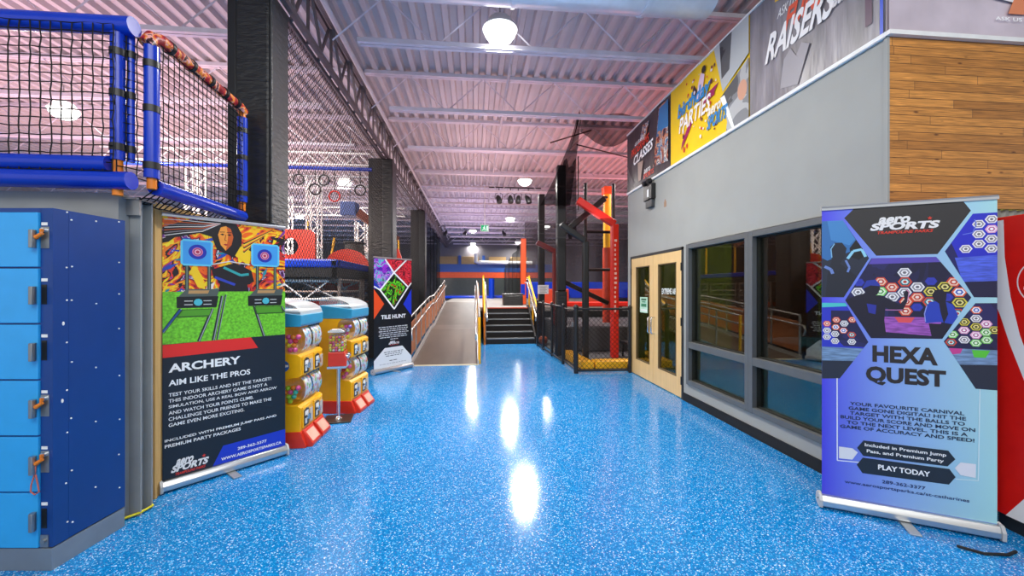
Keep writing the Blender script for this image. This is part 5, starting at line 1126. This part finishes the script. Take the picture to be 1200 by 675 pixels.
for k, (p, q) in enumerate((((2.2,8.5,4.62), (3.9,8.6,4.30)), ((1.6,8.4,4.6), (2.5,8.4,4.9)), ((2.5,9.5,4.7), (2.5,9.5,3.4)))):
    o = MB(); o.line(p, q, .018); tag(o.build('rigging_cable', M_black, fix=False), 'black rigging cable above the fenced pit, %s' % ('sloping to the right', 'rising to the roof', 'hanging straight down')[k], 'cable')

# ------------------------------------------------------------------ climbing hall behind the left net
dk = thing('course_platform', 'raised course platform with blue padded edge behind the left net', 'platform', (-5.2, 9, 1.75))
o = MB(); o.box(-8.2, -2.4, 7.1, 15, 1.80, 1.9); o.build('deck', M_dark, dk, world=True)
o = MB(); o.box(-8.2, -2.29, 7.0, 7.14, 1.86, 2.0); o.box(-2.43, -2.29, 7.0, 15, 1.86, 2.0); o.build('edge_pad', M_bluepad, dk, world=True, bevel=.03)
o = MB(); o.box(-8.2, -2.31, 7.04, 7.1, 1.7, 1.86); o.box(-2.4, -2.32, 7.04, 15, 1.7, 1.86); o.build('edge_skirt', M_black, dk, world=True)
M_scaf = mat('brown_scaffold_steel', '#9a8a82', .45, .3)
def scaffold(x, y, label):
    s = thing('scaffold_bay', label, 'scaffold', (x, y, 0), 0, 'scaffold bays under the course')
    A, B, Hh = 1.4, 1.3, 1.70
    for sx in (0, 1):
        for sy in (0, 1):
            o = MB(); o.cyl((sx*A,sy*B,0), (sx*A,sy*B,Hh), .03, 8); o.build('upright', M_scaf, s, smooth=True)
    for z in (.2, .45, .7, .95, 1.15, 1.3, 1.45, 1.66):
        o = MB(); o.tube([(0,0,z), (A,0,z), (A,B,z), (0,B,z)], .02, 6, closed=True); o.build('ledger', M_scaf, s, smooth=True)
    for a_, b_ in (((0,0,.05), (A,0,1.05)), ((A,0,.7), (0,0,1.66)), ((A,0,.05), (A,B,1.05)), ((A,B,.7), (A,0,1.66)), ((0,0,1.3), (A*.5,0,1.66)), ((A*.5,0,1.66), (A,0,1.3)), ((0,B,1.05), (A,B,1.66)), ((0,B,.9), (A,B,.2))):
        o = MB(); o.cyl(a_, b_, .016, 6); o.build('brace', M_steel, s, smooth=True)
    return s
s0 = None; k = 0
for ix, x in enumerate((-3.75, -5.3, -6.85)):
    for iy, y in enumerate((7.25, 8.75, 10.25, 11.75, 13.25)):
        lb = 'brown scaffold bay under the course, %s row from the aisle, %s from the camera' % (('first', 'second', 'third')[ix], ORD[iy])
        if s0 is None: s0 = scaffold(x, y, lb)
        else: dup(s0, (x, y, 0), label=lb)
for k, y in enumerate((7.18, 8.62, 10.1)):
    t = thing('deck_truss', 'pale steel truss under the blue edge of the course platform, %s' % ('nearest', 'second row', 'third row')[k], 'truss', (-5.3, y, 1.32), 0, 'trusses under the course platform')
    for dz in (0, .32): MB().cyl((-2.8,0,dz), (2.8,0,dz), .022, 8).build('chord', M_white, t, smooth=True)
    o = MB()
    for i in range(14): o.cyl((-2.8+.4*i,0,0 if i % 2 else .32), (-2.4+.4*i,0,.32 if i % 2 else 0), .013, 6)
    o.build('lattice', M_white, t, smooth=True)
# red and orange crash pads stored in the scaffold
for k, (x, y, z, w_, h_) in enumerate(((-3.62,7.7,1.15,1.1,.14), (-5.2,7.7,1.45,1.1,.19), (-3.62,9.2,1.45,1.1,.19), (-6.7,7.7,.45,1.0,.22), (-5.2,9.2,.45,.9,.22), (-3.62,10.7,.95,.9,.19))):
    o = MB(); o.box(x, x+w_, y, y+.3, z+.02, z+.02+h_); tag(o.build('crash_mat', M_red if k % 2 == 0 else mat('orange_pad', '#e6551e'), bevel=.03), '%s crash pad stored in the scaffold, %s' % ('red' if k % 2 == 0 else 'orange', ('front row by the aisle', 'high front, middle', 'high second row by the aisle', 'low front at far left', 'low second row, middle', 'third row by the aisle')[k]), 'crash pad', 'crash pads in the scaffold')
def plate(name, label, poly, y, th, m, hole=None):
    o = MB()
    if hole:
        (cx, cz, r) = hole; n = 32; x0, x1 = min(p[0] for p in poly), max(p[0] for p in poly); z0, z1 = min(p[1] for p in poly), max(p[1] for p in poly)
        inner = []; outer = []
        for i in range(n):
            a = 2*PI*(i+.5)/n; c, s = math.cos(a), math.sin(a); inner.append((cx+r*c, cz+r*s))
            tt = min((x1-cx)/c if c > 1e-6 else 1e9, (x0-cx)/c if c < -1e-6 else 1e9, (z1-cz)/s if s > 1e-6 else 1e9, (z0-cz)/s if s < -1e-6 else 1e9); outer.append((cx+c*tt, cz+s*tt))
        for i in range(n):
            j = (i+1) % n; vs = [(*p, ) for p in (outer[i], outer[j], inner[j], inner[i])]
            o.prism(vs, 'y', y, y+th)
    else: o.prism(poly, 'y', y, y+th)
    return tag(o.build(name, m), label, 'panel')
M_redp = mat('red_panel', '#e3341a', .4)
plate('obstacle_board', 'red obstacle panel with a round hole behind the left net', [(-3.95,2.0), (-3.12,2.0), (-3.12,2.66), (-3.95,2.66)], 8.2, .08, M_redp, (-3.6,2.33,.17))
plate('obstacle_board', 'red rounded obstacle panel just left of the middle padded column', [(-2.95+.5*math.cos(PI*i/14), 2.0+.42*math.sin(PI*i/14)) for i in range(15)], 9.6, .08, M_redp)
plate('obstacle_board', 'red obstacle panel with notched edge right of the middle padded column', [(-2.42,2.0), (-1.98,2.0), (-1.93,2.12), (-1.88,2.3), (-1.96,2.52), (-2.04,2.6), (-2.42,2.6)], 10.6, .08, M_redp)
for k in range(3):
    m = (M_bluepad, M_red, M_white)[k]; o = MB(); o.tube([(-4.55+.13*k+.3*(1-math.cos(PI/2*i/8)), 8.0, 2.0+.75*(1-.18*k)*math.cos(PI/2*i/8)) for i in range(9)], .05, 10)
    tag(o.build('striped_arch', m, smooth=True), '%s curved tube of the striped arch beside the red panel' % ('blue', 'red', 'white')[k], 'tube')
def tower(x, y, label, h):
    t = thing('truss_tower', label, 'truss', (x, y, 1.9))
    for sx in (-1, 1):
        for sy in (-1, 1): o = MB(); o.cyl((sx*.14,sy*.14,0), (sx*.14,sy*.14,h), .025, 8); o.build('chord', M_white, t, smooth=True)
    o = MB(); n = int(h/.28)
    for i in range(n):
        z0, z1 = h*i/n, h*(i+1)/n; s = 1 if i % 2 else -1
        for (a, b) in (((-s*.14,-.14,z0), (s*.14,-.14,z1)), ((-s*.14,.14,z0), (s*.14,.14,z1)), ((-.14,-s*.14,z0), (-.14,s*.14,z1)), ((.14,-s*.14,z0), (.14,s*.14,z1))): o.cyl(a, b, .012, 6)
    o.build('lattice', M_white, t, smooth=True)
tower(-4.2, 11.0, 'white lattice truss tower behind the red panel', 2.5); tower(-3.35, 12.3, 'white lattice truss tower left of the middle padded column', 1.6); tower(-5.6, 12.5, 'white lattice truss tower seen through the corner of the play frame', 2.4); tower(-6.6, 10.2, 'white lattice truss tower further left behind the play frame net', 2.6)
for k, (a, b) in enumerate((((-8,11.0,4.2), (-2.3,11.0,4.2)), ((-8,13.6,3.9), (-2.3,13.6,3.9)), ((-8,9.4,4.3), (-2.35,9.4,4.3)))):
    t = thing('overhead_truss', 'white overhead lattice truss across the climbing hall, %s' % ('second nearest', 'furthest', 'nearest')[k], 'truss', (-5, a[1], a[2]), 0, 'overhead trusses in the climbing hall')
    for dz in (0, .26): o = MB(); o.cyl((a[0],a[1],a[2]+dz), (b[0],b[1],b[2]+dz), .025, 8); o.build('chord', M_white if k else M_steel, t, world=True, smooth=True)
    o = MB(); n = 20
    for i in range(n): x0, x1 = a[0]+(b[0]-a[0])*i/n, a[0]+(b[0]-a[0])*(i+1)/n; o.cyl((x0,a[1],a[2]+(.26 if i % 2 else 0)), (x1,a[1],a[2]+(0 if i % 2 else .26)), .012, 6)
    o.build('lattice', M_white if k else M_steel, t, world=True, smooth=True)
    for x in (-7.5, -5, -2.8): MB().cyl((x,a[1],a[2]+.26), (x,a[1],5.1), .01, 6).build('hanger_rod', M_steel, t, world=True)
o = MB(); o.cyl((-8,8.9,4.07), (-2.2,8.9,4.07), .04, 12); tag(o.build('blue_beam', M_bluepad, smooth=True), 'blue padded overhead beam carrying the hanging rings', 'beam')
def ring(x, y, z, label, m):
    t = thing('hanging_ring', label, 'ring', (x, y, z), random.uniform(-.6, .6), 'hanging gymnastic rings')
    o = MB(); o.tube([(.11*math.cos(2*PI*i/24), 0, .11*math.sin(2*PI*i/24)) for i in range(24)], .017, 8, closed=True); o.build('hoop', m, t, smooth=True)
    o = MB(); o.cyl((0,0,.11), (0,0,4.05-z), .009, 6); o.build('strap', M_black, t, smooth=True)
for k, (x, z, m, lb) in enumerate(((-3.2,3.82,M_black,'black hanging ring left of the red one, on the higher strap'), (-2.98,3.48,M_red,'red hanging ring below the blue beam behind the net'), (-3.38,3.62,M_black,'black hanging ring seen edge-on, furthest left but one'), (-3.72,3.82,M_black,'black hanging ring furthest left under the blue beam'), (-2.45,3.62,M_black,'black hanging ring nearest the middle padded column'))):
    ring(x, 8.9, z, lb, m)
t = thing('blue_cube', 'blue block with a red sloping beam hanging behind the net', 'obstacle', (-3.35, 11.2, 3.6))
o = MB(); o.box(-.2, .2, -.2, .2, -.15, .22); o.build('block', mat('grey_blue_pad', '#4a63a0', .5), t, bevel=.02); MB().cyl((0,0,.22), (0,0,1.5), .01, 6).build('strap', M_black, t)
o = MB(); o.bar((.2,.0,-.05), (1.2,.3,-.75), .28, .2); o.build('sloping_beam', mat('brick_brown', '#8a4a38', .5), t)
for k, (a, b) in enumerate((((-4.62,11.6,1.9), (-4.62,11.6,3.4)), ((-3.55,10.2,1.9), (-3.42,10.2,2.75)), ((-2.35,11.8,1.9), (-2.35,11.8,3.0)), ((-2.5,13.6,1.9), (-2.5,13.6,3.1)))):
    o = MB(); o.cyl(a, b, .03, 8); tag(o.build('yellow_pole', M_yellow, smooth=True), 'yellow pole on the climbing course, %s' % ('beside the white tower', 'leaning beyond the red panel', 'left one beside the far red panel', 'right one beside the far red panel')[k], 'pole', 'yellow poles')
t = thing('net_tunnel', 'grey mesh climbing tube standing left of the middle padded column', 'climbing tube', (-3.0, 10.4, 1.9))
o = MB(); o.tube([(0,0,0), (0,0,.35), (0,0,.75)], [.26, .25, .22], 20); o.build('tube_wall', mat('mesh_grey', '#4a4643', .6), t, smooth=True)
for z in (.02, .38, .74): o = MB(); o.lathe([(.262,z-.02), (.275,z), (.262,z+.02)], (0,0,0), 20); o.build('hoop', M_black, t, smooth=True)

# ------------------------------------------------------------------ light
wd = bpy.data.worlds.new('World'); SC.world = wd; wd.use_nodes = True
bg = wd.node_tree.nodes['Background']; bg.inputs[0].default_value = (1, .985, .96, 1); bg.inputs[1].default_value = .75
def area(loc, rot, sx, sy, e, col):
    l = bpy.data.lights.new('fill_light', 'AREA'); l.shape = 'RECTANGLE'; l.size = sx; l.size_y = sy; l.energy = e; l.color = col  # unseen fill lights added in mid-air, without fixtures
    o = bpy.data.objects.new('fill_light', l); COL.objects.link(o); o.location = loc; o.rotation_euler = rot; return o
def pt(loc, e, col, r=.3):
    l = bpy.data.lights.new('stage_lamp', 'POINT'); l.energy = e; l.color = col; l.shadow_soft_size = r
    o = bpy.data.objects.new('stage_lamp', l); COL.objects.link(o); o.location = loc; return o
PINK = (1, .36, .42); VIO = (.72, .55, 1)
area((-7, 8, 2.6), (PI, 0, 0), 6, 8, 420, (1, .55, .53))  # unseen uplight added to tint the left ceiling pink
area((-5, 16, 2.6), (PI, 0, 0), 5, 8, 300, (1, .72, .68))
area((.4, 10, 3.2), (PI, 0, 0), 2, 6, 80, (1, .62, .6))
area((-3.6, 5.2, 3.3), (R(62), 0, 0), 2, .8, 110, (1, .78, .68))  # added to brighten the scaffold under the course
area((.2, 19, 3.2), (PI, 0, 0), 3, 8, 150, (.9, .68, 1))
area((4.5, 10, 3.0), (PI, 0, 0), 4, 5, 150, (1, .3, .3))
area((.3, 3.2, 3.6), (PI, 0, 0), 3, 3, 15, (.75, .8, 1))
area((0, -1, 4.6), (R(25), 0, 0), 6, 2, 220, (1, .98, .95))  # front fill added behind the camera
area((4.8, 5, 2.95), (0, 0, 0), 2.5, 3, 160, (.95, 1, .75))  # added to brighten the room behind the glass
area((4.9, 9.9, 4.4), (0, 0, 0), 1.2, 2, 130, (1, .9, .85))  # unseen fill added over the fenced pit
area((-5, 10.5, 4.9), (0, 0, 0), 5, 6, 300, (1, .95, .9))  # unseen fill added over the climbing hall
area((-2.9, 5.6, 3.6), (0, 0, 0), 1, 1.5, 60, (1, .95, .9))  # small unseen fill added beside the left net
SC.view_settings.view_transform = 'Standard'; SC.view_settings.look = 'None'; SC.view_settings.gamma = 1; SC.view_settings.use_curve_mapping = False
SC.view_settings.exposure = .0
